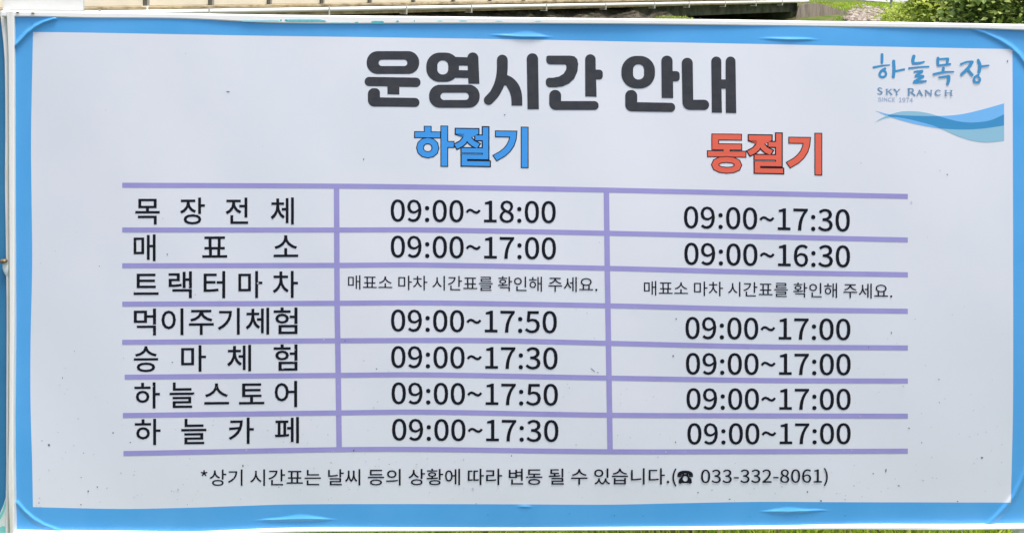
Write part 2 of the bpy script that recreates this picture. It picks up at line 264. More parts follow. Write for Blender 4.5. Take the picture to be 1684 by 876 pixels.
황322/161,71 105,65 70,48 58,22 70,-5 105,-21 161,-27 217,-21 253,-5 265,22 253,48 217,65/161,49 202,46 227,37 236,22 227,7 202,-2 161,-5 121,-2 96,7 87,22 96,37 121,46/114,207 139,204 155,196 161,182 155,169 139,160 114,157 90,160 74,169 68,182 74,196 90,204/234,289 234,75 263,75 263,170 309,170 309,194 263,194 263,289/114,227 75,222 50,206 41,182 48,161 69,145 100,138 100,113 16,112 19,89 55,89 94,90 134,92 176,96 217,102 215,122 129,114 129,138 161,146 181,161 188,182 179,206 154,222/100,292 100,262 24,262 24,240 206,240 206,262 129,262 129,292
☎527/99,0 94,1 92,5 92,17 70,17 70,56 74,88 86,121 103,145 116,157 148,187 164,207 171,223 173,239 173,283 162,273 158,255 160,239 159,231 124,222 73,218 50,219 30,222 30,225 33,253 41,279 55,302 74,321 97,337 125,349 157,358 192,363 231,365 296,365 353,361 401,349 441,329 471,302 490,267 497,225 497,222 478,219 454,218 404,222 368,231 368,239 369,255 365,272 355,283 355,239 358,221 367,203 376,190 388,177 403,164 425,145 435,134 443,120 454,88 458,56 458,17 436,17 436,5 434,1 428,0 391,0 386,1 384,5 384,17 143,17 143,5 141,1 136,0/229,266 298,266 298,289 278,288 264,287 250,288 229,289/79,183 58,185 43,189 33,196 30,205 30,215 52,212 76,211 122,214 157,222 151,204 137,192 122,187 103,184/448,183 407,186 383,198 375,207 370,222 405,214 451,211 476,212 497,215 497,205 494,196 485,189 470,185/264,62 284,64 302,72 318,84 330,100 338,118 341,138 338,159 330,177 318,193 303,205 284,213 264,215 243,213 224,205 209,193 197,177 189,159 187,138 189,118 197,100 209,84 225,72 243,64
"""

# ================================================================ the timetable sign
SO = (0, D, 0)
sign = empty('timetable_sign', SO, 'blue-bordered white vinyl timetable of opening hours stretched in a white steel frame', 'sign')

yt = smooth_curve([(0, 27.8), (60, 28), (140, 30), (280, 31), (340, 33), (400, 36), (460, 38.6), (560, 39.4), (700, 39.2), (840, 39.2), (1050, 40.3), (1260, 43), (1400, 45), (1500, 46.2), (1600, 47.6), (1684, 50.2), (1720, 51)])
pt = smooth_curve([(20, 52.6), (55, 53), (140, 54), (420, 59), (640, 62), (840, 65), (1050, 69), (1260, 73), (1500, 78), (1663, 81), (1720, 82)])
pb = smooth_curve([(20, 832), (55, 833), (200, 836), (310, 834), (400, 831), (480, 828.6), (660, 828), (840, 828.4), (1000, 829), (1100, 827), (1250, 824.4), (1400, 825), (1660, 825.6), (1720, 826)])
yb = smooth_curve([(0, 872.4), (100, 872), (200, 872.4), (310, 873.6), (380, 871), (480, 867.4), (600, 866), (850, 865.6), (1100, 865.2), (1264, 863.6), (1400, 861), (1560, 862.8), (1684, 862.4), (1720, 862)])
pl = smooth_curve([(0, 54.5), (53, 54.3), (220, 51.2), (330, 52), (430, 53), (560, 50.3), (656, 50.2), (760, 53), (833, 54.2), (900, 55)])
pr = smooth_curve([(0, 1664.5), (81, 1665), (400, 1666), (650, 1666), (760, 1664), (825, 1662.5), (900, 1662)])

CREASES = [([(24, 76), (34, 66), (45, 54), (58, 44), (72, 36.5), (90, 30.5)], 3.0, 4.6),
           ([(1596, 46), (1620, 54), (1645, 66), (1662, 77), (1676, 90), (1692, 112)], 3.6, 3.4),
           ([(28, 826), (40, 840), (55, 853), (72, 863), (100, 873)], 3.0, 2.6),
           ([(1692, 762), (1680, 790), (1668, 815), (1655, 832), (1640, 848), (1622, 865)], 3.6, 3.4)]
SLITS = [(803, 912, [(803, 57), (860, 61), (912, 60.5)], .58, 11, 3.6), (1247, 1348, [(1247, 63), (1300, 65.3), (1348, 64.6)], .52, 4.5, 2.6),
         (416, 556, [(416, 854.6), (490, 853.4), (556, 853)], .56, 9, 3.6), (1248, 1365, [(1248, 840), (1300, 841), (1365, 837.5)], .42, 8.5, 3.2),
         (850, 876, [(850, 832), (876, 832.5)], .5, 3.5, 1.4)]
BOX = [(min(p[0] for p in c[0]) - 14, max(p[0] for p in c[0]) + 14, min(p[1] for p in c[0]) - 14, max(p[1] for p in c[0]) + 14) for c in CREASES]

def seg_dist(p, a, b):
    dx, dy = b[0] - a[0], b[1] - a[1]
    t = max(0, min(1, ((p[0] - a[0]) * dx + (p[1] - a[1]) * dy) / (dx*dx + dy*dy)))
    return math.hypot(p[0] - a[0] - t*dx, p[1] - a[1] - t*dy)

def bulge(x, y):
    """how far the slack vinyl stands out of the frame plane, in mm"""
    u = max(0, min(1, (x - 24)/1660)); v = max(0, min(1, (y - 30)/836))
    h = 11.0 * (1 - (2*v - 1)**2) * (.55 + .75*u) * min(1, 8*u + .15)     # the slack sheet bellies out between the rails
    h += 2.6*math.sin(x/210 + .7) * math.cos(y/260 + .4) + 1.1*math.sin(x/95 + y/150) + .35*math.sin(x/41 - y/60 + 1)
    h += -5.0 * (max(0, x - 1250) / 430)**2 - 4.0 * (max(0, 330 - x) / 330)**2        # the sheet is pulled back towards both posts
    for (c, wd, A), bx in zip(CREASES, BOX):
        if bx[0] < x < bx[1] and bx[2] < y < bx[3]:
            d = min(seg_dist((x, y), a, b) for a, b in zip(c, c[1:]))
            h += 1.1 * A * math.exp(-(d / wd)**2)
    for x0, x1, yc, pk, wm, A in SLITS:
        if x0 < x < x1:
            t = (x - x0) / (x1 - x0); e = min(1, 5*t, 5*(1 - t))
            v = y - lerp_curve(yc)(x); wd = e * (3.0 + (wm - 3.0) * math.exp(-((t - pk)/.19)**2)) + .01
            a = 1.08 * A * e * (.5 + .5*math.exp(-((t - pk)/.28)**2))
            if -wd <= v <= 0: h += a * (1 + v/wd)**1.3
            elif 0 < v < 2.6: h += a * (1 - v/2.6)
    return h

def on_sheet(px, py, lift=0.0):
    return at(px, py, D - (bulge(px, py) + lift) / 1000.0)

def steps(a, b, n): return [a + (b - a) * i / n for i in range(n)]
us = [(0, t) for t in steps(0, 1, 20)] + [(1, t) for t in steps(0, 1, 537)] + [(2, t) for t in steps(0, 1, 20)] + [(2, 1.0)]
vs = [(0, t) for t in steps(0, 1, 22)] + [(1, t) for t in steps(0, .065, 30) + steps(.065, .89, 64) + steps(.89, 1, 46)] + [(2, t) for t in steps(0, 1, 30)] + [(2, 1.0)]
V, Fc, FM = [], [], []
for sv, tv in vs:
    yn = [28 + 25*tv, 53 + 775*tv, 828 + 42*tv][sv]
    for su, tu in us:
        a, b = [(24.2, pl(yn)), (pl(yn), pr(yn)), (pr(yn), 1696)][su]
        x = a + (b - a) * tu
        a, b = [(yt(x), pt(x)), (pt(x), pb(x)), (pb(x), yb(x))][sv]
        V.append(on_sheet(x, a + (b - a) * tv))
nu = len(us)
for j in range(len(vs) - 1):
    for i in range(nu - 1):
        Fc.append((j*nu + i, (j+1)*nu + i, (j+1)*nu + i + 1, j*nu + i + 1))
        m_ = 0 if us[i][0] == 1 and vs[j][0] == 1 else 1
        if m_ == 0 and us[i][1] > .99 and vs[j][1] < .02:            # the panel's rounded top right corner
            yc_ = 53 + 775*vs[j][1] + 28; xc_ = pl(yc_) + (pr(yc_) - pl(yc_)) * us[i][1]
            dx_, dy_ = xc_ - (pr(yc_) - 8), (pt(xc_) + 8) - (pt(xc_) + (pb(xc_) - pt(xc_)) * vs[j][1] + .8)
            if dx_ > 0 and dy_ > 0 and math.hypot(dx_, dy_) > 8: m_ = 1
        FM.append(m_)
banner = mesh_obj('banner', V, Fc, [M['panel'], M['blue']], sign, SO, True, FM)

# ---------------------------------------------------------------- lettering on the vinyl
EM = 350.0
GL = {}
for row in GLYPHS.strip('\n').split('\n'):
    ch = row[0]; parts = row[1:].split('/')
    GL[ch] = (int(parts[0]), [[tuple(map(int, q.split(','))) for q in c.split(' ')] for c in parts[1:] if c])

def area(c): return sum(c[i-1][0]*c[i][1] - c[i][0]*c[i-1][1] for i in range(len(c))) / 2
def inside(p, c):
    r = False
    for i in range(len(c)):
        (x1, y1), (x2, y2) = c[i-1], c[i]
        if (y1 > p[1]) != (y2 > p[1]) and p[0] < (x2 - x1) * (p[1] - y1) / (y2 - y1) + x1: r = not r
    return r
def grow(c, d):
    """move a contour outwards by d (holes, wound the other way, shrink)"""
    if d == 0: return c
    cc = []
    for q in c:
        if not cc or math.hypot(q[0]-cc[-1][0], q[1]-cc[-1][1]) > 2.2: cc.append(q)
    if math.hypot(cc[0][0]-cc[-1][0], cc[0][1]-cc[-1][1]) < 2.2: cc.pop()
    c = cc
    out = []; n = len(c)
    for i in range(n):
        a, b, e = c[i-1], c[i], c[(i+1) % n]
        u = Vector((b[0]-a[0], b[1]-a[1])); v = Vector((e[0]-b[0], e[1]-b[1]))
        if u.length < 1e-6 or v.length < 1e-6: out.append(b); continue
        u.normalize(); v.normalize()
        n1 = Vector((u.y, -u.x)); n2 = Vector((v.y, -v.x)); m = n1 + n2
        if m.length < .3: m = n1
        m.normalize(); k = d / max(.45, m.dot(n1))
        out.append((b[0] + m.x*k, b[1] + m.y*k))
    return out
def glyph_pieces(ch, d=0):
    """a character as [outline, hole, hole...] groups"""
    cs = [c for c in GL[ch][1] if len(c) > 2]
    big = max(cs, key=lambda c: abs(area(c))); sg = 1 if area(big) > 0 else -1
    cs = [c if sg > 0 else c[::-1] for c in cs]
    outs = [c for c in cs if area(c) > 0]; holes = [c for c in cs if area(c) < 0]
    groups = []
    for o in sorted(outs, key=area):
        hs = [h for h in holes if inside(h[0], o)]; holes = [h for h in holes if h not in hs]
        groups.append([grow(o, d)] + [grow(h, d) for h in hs])
    return groups

class Print:
    """flat shapes printed on the sheet; coordinates are measured on the photograph and laid on the vinyl"""
    def __init__(s, lift): s.v, s.f, s.m, s.lift = [], [], [], lift
    def poly(s, loops, mi=0):
        s.lift += .012
        n = len(s.v); flat = [p for lp in loops for p in lp]
        s.v += [on_sheet(x, y, s.lift) for x, y in flat]
        for t in tessellate_polygon([[Vector((x, -y, 0)) for x, y in lp] for lp in loops]):
            a, b, c = (flat[i] for i in t)
            ar = (b[0]-a[0])*(c[1]-a[1]) - (b[1]-a[1])*(c[0]-a[0])
            if abs(ar) < 1e-9: continue
            s.f.append(tuple(n + i for i in (t if ar < 0 else t[::-1]))); s.m.append(mi)
    def strip(s, top, bot, mi=0):
        s.lift += .012
        n = len(s.v); k = len(top)
        s.v += [on_sheet(x, y, s.lift) for x, y in top] + [on_sheet(x, y, s.lift) for x, y in bot]
        for i in range(k - 1):
            s.f.append((n + i, n + k + i, n + k + i + 1, n + i + 1)); s.m.append(mi)
    def build(s, name, mats, parent, label=None):
        o = mesh_obj(name, s.v, s.f, mats, parent, SO, False, s.m)
        if label: o['label'] = label
        return o

def line_groups(text, d=0):
    x = 0; out = []
    for ch in text:
        if ch == ' ': x += .224 * EM; continue
        sx, sy, dx, dy = (.60, .70, -18, -14) if ch == '☎' else (1, 1, 0, 0)
        for g in glyph_pieces(ch, d(ch) if callable(d) else d):
            out.append([[(px*sx + x + dx, py*sy + dy) for px, py in c] for c in g])
        x += GL[ch][0] * (.62 if ch == '☎' else 1)
    return out
def bbox(groups):
    xs = [p[0] for g in groups for p in g[0]]; ys = [p[1] for g in groups for p in g[0]]
    return min(xs), max(xs), min(ys), max(ys)
def fit(pr_, groups, x0, x1, tl, bl, tr, br, mi=0, bb=None):
    """stretch a line of type into the quad it fills on the sheet"""
    a, b, c, d = bb or bbox(groups)
    def mp(p):
        u = (p[0] - a) / (b - a); v = (d - p[1]) / (d - c)
        top = tl + (tr - tl)*u; bot = bl + (br - bl)*u
        return (x0 + (x1 - x0)*u, top + (bot - top)*v)
    for g in groups: pr_.poly([[mp(p) for p in c_] for c_ in g], mi)

W = 3.0   # weight added to the regular outlines
# column 2 and column 3 hours
HOURS = [('09:00~18:00', 642.5, 914, 327.6, 364.7, 330.5, 367.3), ('09:00~17:00', 642.6, 914.4, 387, 423.6, 390, 427),
         ('09:00~17:50', 643, 915.8, 508.3, 545, 511, 548), ('09:00~17:30', 643.3, 917, 568.3, 604.8, 570.6, 607.5),
         ('09:00~17:50', 643.9, 917.6, 628, 664.2, 630.6, 667), ('09:00~17:30', 644.8, 918.4, 687.6, 724, 690, 726.5),
         ('09:00~17:30', 1124.8, 1397.7, 338.8, 375.5, 344, 381.3), ('09:00~16:30', 1125.4, 1398, 398.6, 435.6, 403.3, 440),
         ('09:00~17:00', 1127.3, 1398.6, 520.5, 557.5, 523.6, 559.4), ('09:00~17:00', 1128, 1399, 579.6, 615.8, 581, 617),
         ('09:00~17:00', 1129, 1399, 637.5, 673.4, 638.5, 674), ('09:00~17:00', 1130.5, 1399, 695, 730.6, 695, 730)]
for t, *q in HOURS:
    p = Print(.4); fit(p, line_groups(t, W), *q); p.build('time_text', M['ink'], banner)
for q in [(572.3, 982.5, 452, 475.6, 455.4, 480.2), (1059, 1467.5, 461.3, 485.2, 466.2, 490.8)]:
    p = Print(.4); fit(p, line_groups('매표소 마차 시간표를 확인해 주세요.', .3), *q); p.build('notice_text', M['ink'], banner)
p = Print(.4); fit(p, line_groups('*상기 시간표는 날씨 등의 상황에 따라 변동 될 수 있습니다.(☎ 033-332-8061)', 1.5), 330, 1361.5, 771.2, 801.8, 768.2, 798.4)
p.build('footnote_text', M['ink'], banner)

LABELS = [('목장전체', [(222.5, 262.7), (296, 337), (371, 408), (445, 483.3)], 325, 369, 324.6, 369),
          ('매표소', [(219.7, 255.9), (332.6, 373.7), (449.9, 490.4)], 385.5, 429.4, 383.6, 428),
          ('트랙터마차', [(219.7, 260.8), (277.2, 315.6), (334.8, 370.4), (392, 431.5), (448.5, 490)], 446, 490.4, 445.2, 489.6),
          ('먹이주기체험', [(220, 256.6), (265.5, 301.7), (310.6, 351.6), (358, 394.3), (404, 442.7), (450, 489.3)], 507, 551.2, 505, 549.4),
          ('승마체험', [(220, 260), (297.8, 338.8), (373.5, 413), (450, 489.3)], 568, 611.5, 565.6, 609.4),
          ('하늘스토어', [(221, 263), (278.8, 319.5), (335.8, 376.8), (393, 434.7), (451.6, 488.7)], 628.4, 671.6, 625.6, 668.8),
          ('하늘카페', [(221.6, 264), (298, 339.4), (376, 417.5), (452, 491.7)], 688.4, 731.5, 685, 728)]
for text, xs, tl, bl, tr, br in LABELS:
    p = Print(.4); x_a, x_b = xs[0][0], xs[-1][1]
    gs = [glyph_pieces(c, W) for c in text]; bbs = [bbox(g) for g in gs]
    lo = min(b[2] for b in bbs); hi = max(b[3] for b in bbs)
    for g, b, (a0, a1) in zip(gs, bbs, xs):
        u0 = (a0 - x_a) / (x_b - x_a); u1 = (a1 - x_a) / (x_b - x_a)
        fit(p, g, a0, a1, tl + (tr-tl)*u0, bl + (br-bl)*u0, tl + (tr-tl)*u1, bl + (br-bl)*u1, 0, (b[0], b[1], lo, hi))
    p.build('row_label', M['ink'], banner)

for text, mt, q in [('하절기', 'summer', (681, 869.3, 206, 273.6, 208.6, 276.6)), ('동절기', 'winter', (1162.6, 1352.3, 216.6, 285.2, 218.6, 288.8))]:
    p = Print(.4); b0 = bbox(line_groups(text, 17.5))
    fit(p, line_groups(text, 17.5), *q, mi=0, bb=b0)
    fit(p, line_groups(text, lambda ch: 8.2 if ch == '절' else 10.4), *q, mi=1, bb=b0)
    p.build('season_heading', [M['ink'], M[mt]], banner, 'blue outlined heading' if mt == 'summer' else 'coral red outlined heading')

# the eight ruled lines and two column lines
H = [[(201, 304.5), (555, 306), (800, 309), (1000, 312.6), (1250, 318), (1493, 323)], [(201, 378), (555, 378), (700, 378), (1000, 383.4), (1250, 389), (1493, 394.4)],
     [(201, 436.7), (555, 436), (700, 435.6), (1000, 441), (1250, 447.5), (1493, 451.5)], [(201, 499.7), (555, 498.2), (700, 497.6), (1000, 502.4), (1250, 508.4), (1493, 511.4)],
     [(201, 562.4), (555, 559.8), (800, 559.6), (1000, 564), (1250, 569.6), (1493, 571.6)], [(205, 619.6), (555, 616.6), (700, 615.8), (1000, 621), (1250, 625), (1493, 626)],
     [(202, 682.6), (555, 678.2), (700, 677), (1000, 682), (1250, 683), (1493, 683.6)], [(203, 745), (555, 738.6), (700, 738.3), (1000, 742), (1250, 741.8), (1493, 741)]]
p = Print(.25)
for ln in H:
    f = smooth_curve(ln); xs = steps(ln[0][0], ln[-1][0], 120) + [ln[-1][0]]
    p.strip([(x, f(x) - 4.1) for x in xs], [(x, f(x) + 4.1) for x in xs])
for ln in [[(305, 553.4), (500, 554.5), (600, 556), (741, 557.8)], [(312, 997.2), (430, 998.6), (560, 1000.6), (742, 1003.4)]]:
    f = smooth_curve(ln); ys = steps(ln[0][0], ln[-1][0], 80) + [ln[-1][0]]
    p.strip([(f(y) + 4.5, y) for y in ys], [(f(y) - 4.5, y) for y in ys])
p.build('table_lines', M['line'], banner)

# the big rounded title, drawn by hand: corner lists (x, y, corner radius) in enlarged-photo units
def rounded(pts, n=7):
    out = []; N = len(pts)
    for i in range(N):
        x, y, r = pts[i]
        if r <= 0: out.append((x, y)); continue
        a = Vector(pts[i-1][:2]); b = Vector((x, y)); c = Vector(pts[(i+1) % N][:2])
        u = (a - b); v = (c - b); lu, lv = u.length, v.length; u.normalize(); v.normalize()
        ang = u.angle(v); t = min(r / math.tan(ang/2), lu*.5, lv*.5); rr = t * math.tan(ang/2)
        cen = b + (u + v).normalized() * (rr / math.sin(ang/2))
        s_ = b + u*t; e_ = b + v*t
        a0 = math.atan2(s_.y - cen.y, s_.x - cen.x); a1 = math.atan2(e_.y - cen.y, e_.x - cen.x)
        d = (a1 - a0 + math.pi) % (2*math.pi) - math.pi
        out += [(cen.x + rr*math.cos(a0 + d*k/n), cen.y + rr*math.sin(a0 + d*k/n)) for k in range(n + 1)]
    return out
def rr_(x0, y0, x1, y1, r): return rounded([(x0, y0, r), (x1, y0, r), (x1, y1, r), (x0, y1, r)], 10)
def up(x0, x1, y0, y1, r, sh=0): return rounded([(x0, y0, r), (x1, y0, r), (x1 + sh, y1, 0), (x0 + sh, y1, 0)])
def ell(xa, xb, yt_, yc, yb_, xr, r, re, sl_=0):   # an L-shaped nieun
    return rounded([(xa, yt_, r), (xb, yt_, r), (xb, yc, 0), (xr, yc + sl_, re), (xr, yb_ + sl_, re), (xa, yb_, r*1.15)])
def ring(o, i): return [o, i[::-1]]
def spline(pts, n=6):
    out = []
    for i in range(len(pts) - 1):
        p0 = pts[max(i-1, 0)]; p1 = pts[i]; p2 = pts[i+1]; p3 = pts[min(i+2, len(pts)-1)]
        for k in range(n):
            t = k / n
            out.append(tuple(.5*(2*b + (c-a)*t + (2*a - 5*b + 4*c - d)*t*t + (3*b - a - 3*c + d)*t**3) for a, b, c, d in zip(p0, p1, p2, p3)))
    return out + [pts[-1]]
def brush(pr_, pts, tr, mi=0, flat=False):
    """a pen stroke: (x, y, width) points, round ends"""
    pts = spline(pts) if len(pts) > 2 else pts
    L, Rr = [], []
    for i, (x, y, w_) in enumerate(pts):
        a = pts[max(i-1, 0)]; b = pts[min(i+1, len(pts)-1)]
        d = Vector((b[0]-a[0], b[1]-a[1])).normalized(); nrm = Vector((-d.y, d.x)) * w_ / 2
        L.append((x + nrm.x, y + nrm.y)); Rr.append((x - nrm.x, y - nrm.y))
    pr_.strip([tr(q) for q in L], [tr(q) for q in Rr], mi)
    if flat: return
    for (x, y, w_) in (pts[0], pts[-1]):
        pr_.poly([[tr((x + w_/2*math.cos(k*math.pi/8), y + w_/2*math.sin(k*math.pi/8))) for k in range(16)]], mi)

p = Print(.4)
def zoom(s, ox, oy): return lambda q: (q[0]/s + ox, q[1]/s + oy)
def put(loops, tr): p.poly([[tr(q) for q in lp] for lp in loops])
z = zoom(6.736, 580, 70)
put(ring(rr_(155, 97, 737, 350, 122), rr_(288, 192, 605, 262, 34)), z)
put([rounded([(132, 381, 52), (752, 391, 52), (752, 496, 52), (517, 492, 0), (517, 577, 0), (385, 573, 0), (385, 487, 0), (132, 484, 52)])], z)
put([ell(168, 302, 507, 609, 710, 740, 64, 50, 6)], z)
put(ring(rr_(815, 113, 1178, 438, 150), rr_(938, 200, 1058, 355, 56)), z)
put([[(1120, 160), (1290, 166), (1290, 258), (1130, 257)]], z); put([[(1130, 306), (1290, 309), (1290, 396), (1120, 392)]], z)
put([up(1268, 1390, 112, 458, 60, 14)], z)
put(ring(rr_(846, 468, 1407, 724, 122), rr_(973, 557, 1286, 637, 38)), z)
z = zoom(6.739, 780, 70)
brush(p, [(310, 196, 120), (310, 290, 120), (300, 380, 118), (270, 480, 112), (222, 570, 108), (158, 640, 106)], z)
put([spline([(330, 352), (372, 365), (430, 397), (480, 450), (515, 520), (530, 600), (532, 700)]) + spline([(412, 700), (410, 625), (392, 550), (355, 480)]) + [(300, 470)]], z)
put([up(580, 706, 121, 740, 62, 10)], z)
put([rounded([(798, 147, 46), (845, 147, 0), (1060, 147, 0), (1110, 155, 0), (1140, 185, 0), (1152, 240, 0), (1143, 320, 0), (1108, 400, 0), (1050, 455, 0), (980, 487, 0), (900, 498, 0), (793, 498, 50), (793, 392, 50), (870, 392, 0), (940, 378, 0), (990, 347, 0), (1018, 300, 0), (1022, 262, 0), (1010, 246, 0), (798, 243, 46)])], z)
put([rounded([(1228, 132, 58), (1344, 132, 58), (1346, 302, 0), (1424, 302, 44), (1424, 410, 44), (1350, 410, 0), (1356, 602, 0), (1230, 598, 0)])], z)
put([ell(830, 962, 526, 650, 748, 1378, 64, 47)], z)
z = zoom(6.739, 1000, 70)
put(ring(rr_(148, 150, 520, 510, 165), rr_(277, 243, 399, 411, 57)), z)
put([rounded([(590, 147, 60), (714, 147, 60), (716, 318, 0), (794, 318, 50), (794, 432, 50), (720, 432, 0), (722, 617, 0), (594, 615, 0)])], z)
put([ell(190, 323, 527, 662, 763, 744, 64, 49, 8)], z)
put([rounded([(815, 171, 60), (938, 171, 60), (944, 635, 0), (1120, 635, 55), (1120, 748, 55), (826, 748, 85)])], z)
put([rounded([(1143, 157, 55), (1255, 157, 55), (1256, 410, 0), (1303, 410, 0), (1303, 157, 55), (1412, 157, 55), (1421, 783, 0), (1305, 780, 0), (1304, 513, 0), (1257, 513, 0), (1262, 779, 0), (1150, 777, 0)])], z)
p.build('title_text', M['title'], banner)

# ranch logo: brush lettering, small serif caps, three-tone wave
p = Print(.4); z = zoom(7.833, 1425, 80)
for st in [[(200, 78, 36), (200, 135, 38), (198, 185, 34)], [(92, 244, 30), (190, 224, 24), (298, 212, 16)],
           [(238, 262, 34), (192, 290, 34), (168, 335, 32), (190, 366, 30), (232, 362, 30), (252, 330, 30), (240, 296, 28), (212, 292, 20)],
           [(350, 165, 42), (354, 270, 42), (346, 364, 40)], [(372, 292, 28), (430, 280, 26), (486, 268, 24)],
           [(610, 102, 44), (598, 150, 42), (602, 190, 36)], [(604, 192, 34), (680, 188, 32), (742, 172, 20)], [(550, 255, 26), (680, 240, 22), (802, 233, 20)],
           [(618, 300, 24), (715, 290, 30)], [(716, 296, 34), (640, 352, 36)], [(632, 358, 28), (728, 356, 30)], [(730, 362, 32), (620, 425, 34)], [(612, 436, 28), (690, 430, 32), (766, 420, 24)],
           [(922, 124, 36), (918, 170, 36), (924, 214, 34)], [(940, 136, 22), (1050, 130, 26)], [(1050, 136, 34), (1036, 200, 34)], [(930, 220, 26), (1080, 200, 24)],
           [(992, 252, 36), (986, 298, 36)], [(866, 332, 30), (990, 305, 26), (1122, 300, 18)], [(936, 373, 24), (1060, 356, 30)], [(1062, 362, 40), (1058, 410, 42), (1046, 452, 38)],
           [(1216, 202, 26), (1290, 174, 24), (1358, 170, 30)], [(1364, 174, 36), (1310, 250, 38), (1226, 332, 38)], [(1298, 262, 34), (1362, 340, 36)],
           [(1440, 150, 34), (1462, 215, 40), (1452, 300, 40)], [(1476, 232, 28), (1572, 220, 24)],
           [(1445, 340, 24), (1400, 365, 30), (1385, 405, 30), (1410, 435, 30), (1450, 428, 30), (1462, 392, 28), (1440, 362, 24)]]:
    brush(p, st, z)
p.build('logo_script', M['logo'], banner)
p = Print(.4)
thick, thin = 15, 8
for st in [[(200, 518, thin), (172, 507, 13), (150, 522, 18), (172, 548, 19), (200, 566, 18), (180, 588, 14), (142, 580, thin)],          # S
           [(262, 526, thick), (262, 588, thick)], [(318, 526, thin), (268, 558, thin)], [(284, 552, 16), (322, 588, 18)],               # K
           [(358, 526, 18), (390, 560, 17)], [(424, 526, thin), (390, 560, 12)], [(390, 558, thick), (390, 592, thick)],                 # Y
           [(545, 518, 21), (545, 600, 21)], [(545, 518, 11), (590, 520, 15), (602, 540, 18), (585, 560, 13), (548, 562, 9)], [(572, 562, 18), (622, 602, 20)],   # R
           [(682, 538, 11), (652, 602, 11)], [(682, 538, 18), (716, 602, 19)], [(664, 582, 9), (702, 582, 9)],                            # A
           [(764, 540, 12), (764, 604, 12)], [(764, 540, 18), (832, 602, 18)], [(834, 540, 12), (834, 604, 12)],                          # N
           [(952, 548, 11), (920, 536, 13), (892, 558, 18), (894, 588, 18), (922, 604, 14), (952, 594, 10)],                              # C
           [(1022, 540, thick), (1022, 606, thick)], [(1092, 540, thick), (1092, 606, thick)], [(1022, 572, 10), (1092, 572, 10)]]:       # H
    brush(p, st, z)
for x, y, h in [(262, 525, 24), (262, 590, 24), (320, 525, 17), (322, 590, 20), (358, 525, 22), (424, 525, 18), (390, 593, 24), (543, 517, 22), (545, 602, 26), (652, 604, 18), (716, 604, 20),
                (762, 538, 18), (764, 606, 18), (836, 538, 18), (1022, 539, 24), (1022, 608, 24), (1092, 539, 24), (1092, 608, 24)]:
    p.poly([[z((x - h*.75, y - 3.5)), z((x + h*.75, y - 3.5)), z((x + h*.75, y + 3.5)), z((x - h*.75, y + 3.5))]])
p.build('logo_caption', M['caption'], banner)
p = Print(.4)
fit(p, line_groups('SINCE', 4), 1444, 1472, 160, 166.6, 160.6, 167.2); fit(p, line_groups('1974', 4), 1478.5, 1501.5, 160.4, 167.8, 161, 168.2)
p.build('logo_caption', M['caption_pale'], banner)
p = Print(.3); z = zoom(4.865, 1380, 70)
tA = smooth_curve([(285, 545), (400, 574), (600, 586), (830, 587), (980, 574), (1150, 535), (1320, 487)])
bA = smooth_curve([(285, 545.5), (400, 593), (560, 640), (700, 671), (830, 690), (1000, 697), (1150, 689), (1320, 664)])
tB = smooth_curve([(285, 640), (330, 610), (380, 586), (480, 556), (580, 550), (700, 563), (830, 600), (950, 630), (1060, 640), (1200, 625), (1320, 575)])
bB = smooth_curve([(285, 640.5), (340, 616), (420, 597), (500, 604), (600, 624), (750, 665), (850, 706), (950, 750), (1060, 784), (1180, 799), (1320, 786)])
xs = steps(285, 1320, 80) + [1320]
p.strip([z((x, tA(x))) for x in xs], [z((x, bA(x))) for x in xs], 0)
p.strip([z((x, tB(x))) for x in xs], [z((x, bB(x))) for x in xs], 1)
xo = [x for x in xs if min(bA(x), bB(x)) > max(tA(x), tB(x))]
p.strip([z((x, max(tA(x), tB(x)))) for x in xo], [z((x, min(bA(x), bB(x)))) for x in xo], 2)
p.build('logo_wave', [M['logo_light'], M['logo_teal'], M['logo']], banner)

# fly specks and dirt stuck to the vinyl
p = Print(.55)
def speck(x, y, a, b, th, mi=0):
    c_, s_ = math.cos(th), math.sin(th)
    p.poly([[(x + a*math.cos(k*.785)*c_ - b*math.sin(k*.785)*s_, y + a*math.cos(k*.785)*s_ + b*math.sin(k*.785)*c_) for k in range(8)]], mi)
for x, y, a, b, th in [(80.5, 731, 2.2, 1.6, .6), (69, 724, 1, .7, 0), (186, 711, 1.5, 1, 0), (312, 708, 1.1, .8, 0), (975, 608, 5, .7, .7), (983, 612, 2, .5, .1), (1107, 585, 1.2, 2, 0), (1457, 773, 1, 3.2, .1),
                       (1328, 808, 1.2, 1.5, 0), (1436, 778, 1.3, .9, 0), (1478, 798, 1.9, .9, 0), (1615, 752, 2, 1.4, 0), (1657, 101, .9, 2, 0), (375, 151, 3, .9, .1), (598, 262, .9, 1.8, .3), (830, 189, 1.2, 1, 0),
                       (1112, 524, 1.1, 1.4, 0), (160, 800, 1, 1.3, 0), (145, 807, 1.2, 1.6, .4), (275, 418, .8, 1.5, 0), (1466, 547, .8, 2, 0), (1200, 820, 1.5, 1, 0), (1148, 809, 1, 1.4, 0), (133, 829, 1.2, .9, 0)]:
    speck(x, y, a, b, th)
for i in range(460):
    x = rnd.uniform(58, 1660); y = 838 - abs(rnd.gauss(0, 1)) * (150 if rnd.random() < .7 else 500)
    if not 85 < y < 872 or (y < 300 and 585 < x < 1370) or (y < 735 and (640 < x < 920 or 1120 < x < 1402)): continue
    if pb(x) < y: y += 12
    r = rnd.uniform(.4, .95) if rnd.random() < .85 else rnd.uniform(.9, 1.4)
    y = min(y, yb(x) - 3); speck(x, y, r*rnd.uniform(.8, 1.9), r, rnd.uniform(0, 3), 2 if y > pb(x) - 2 else 1 if rnd.random() < .9 else 0)
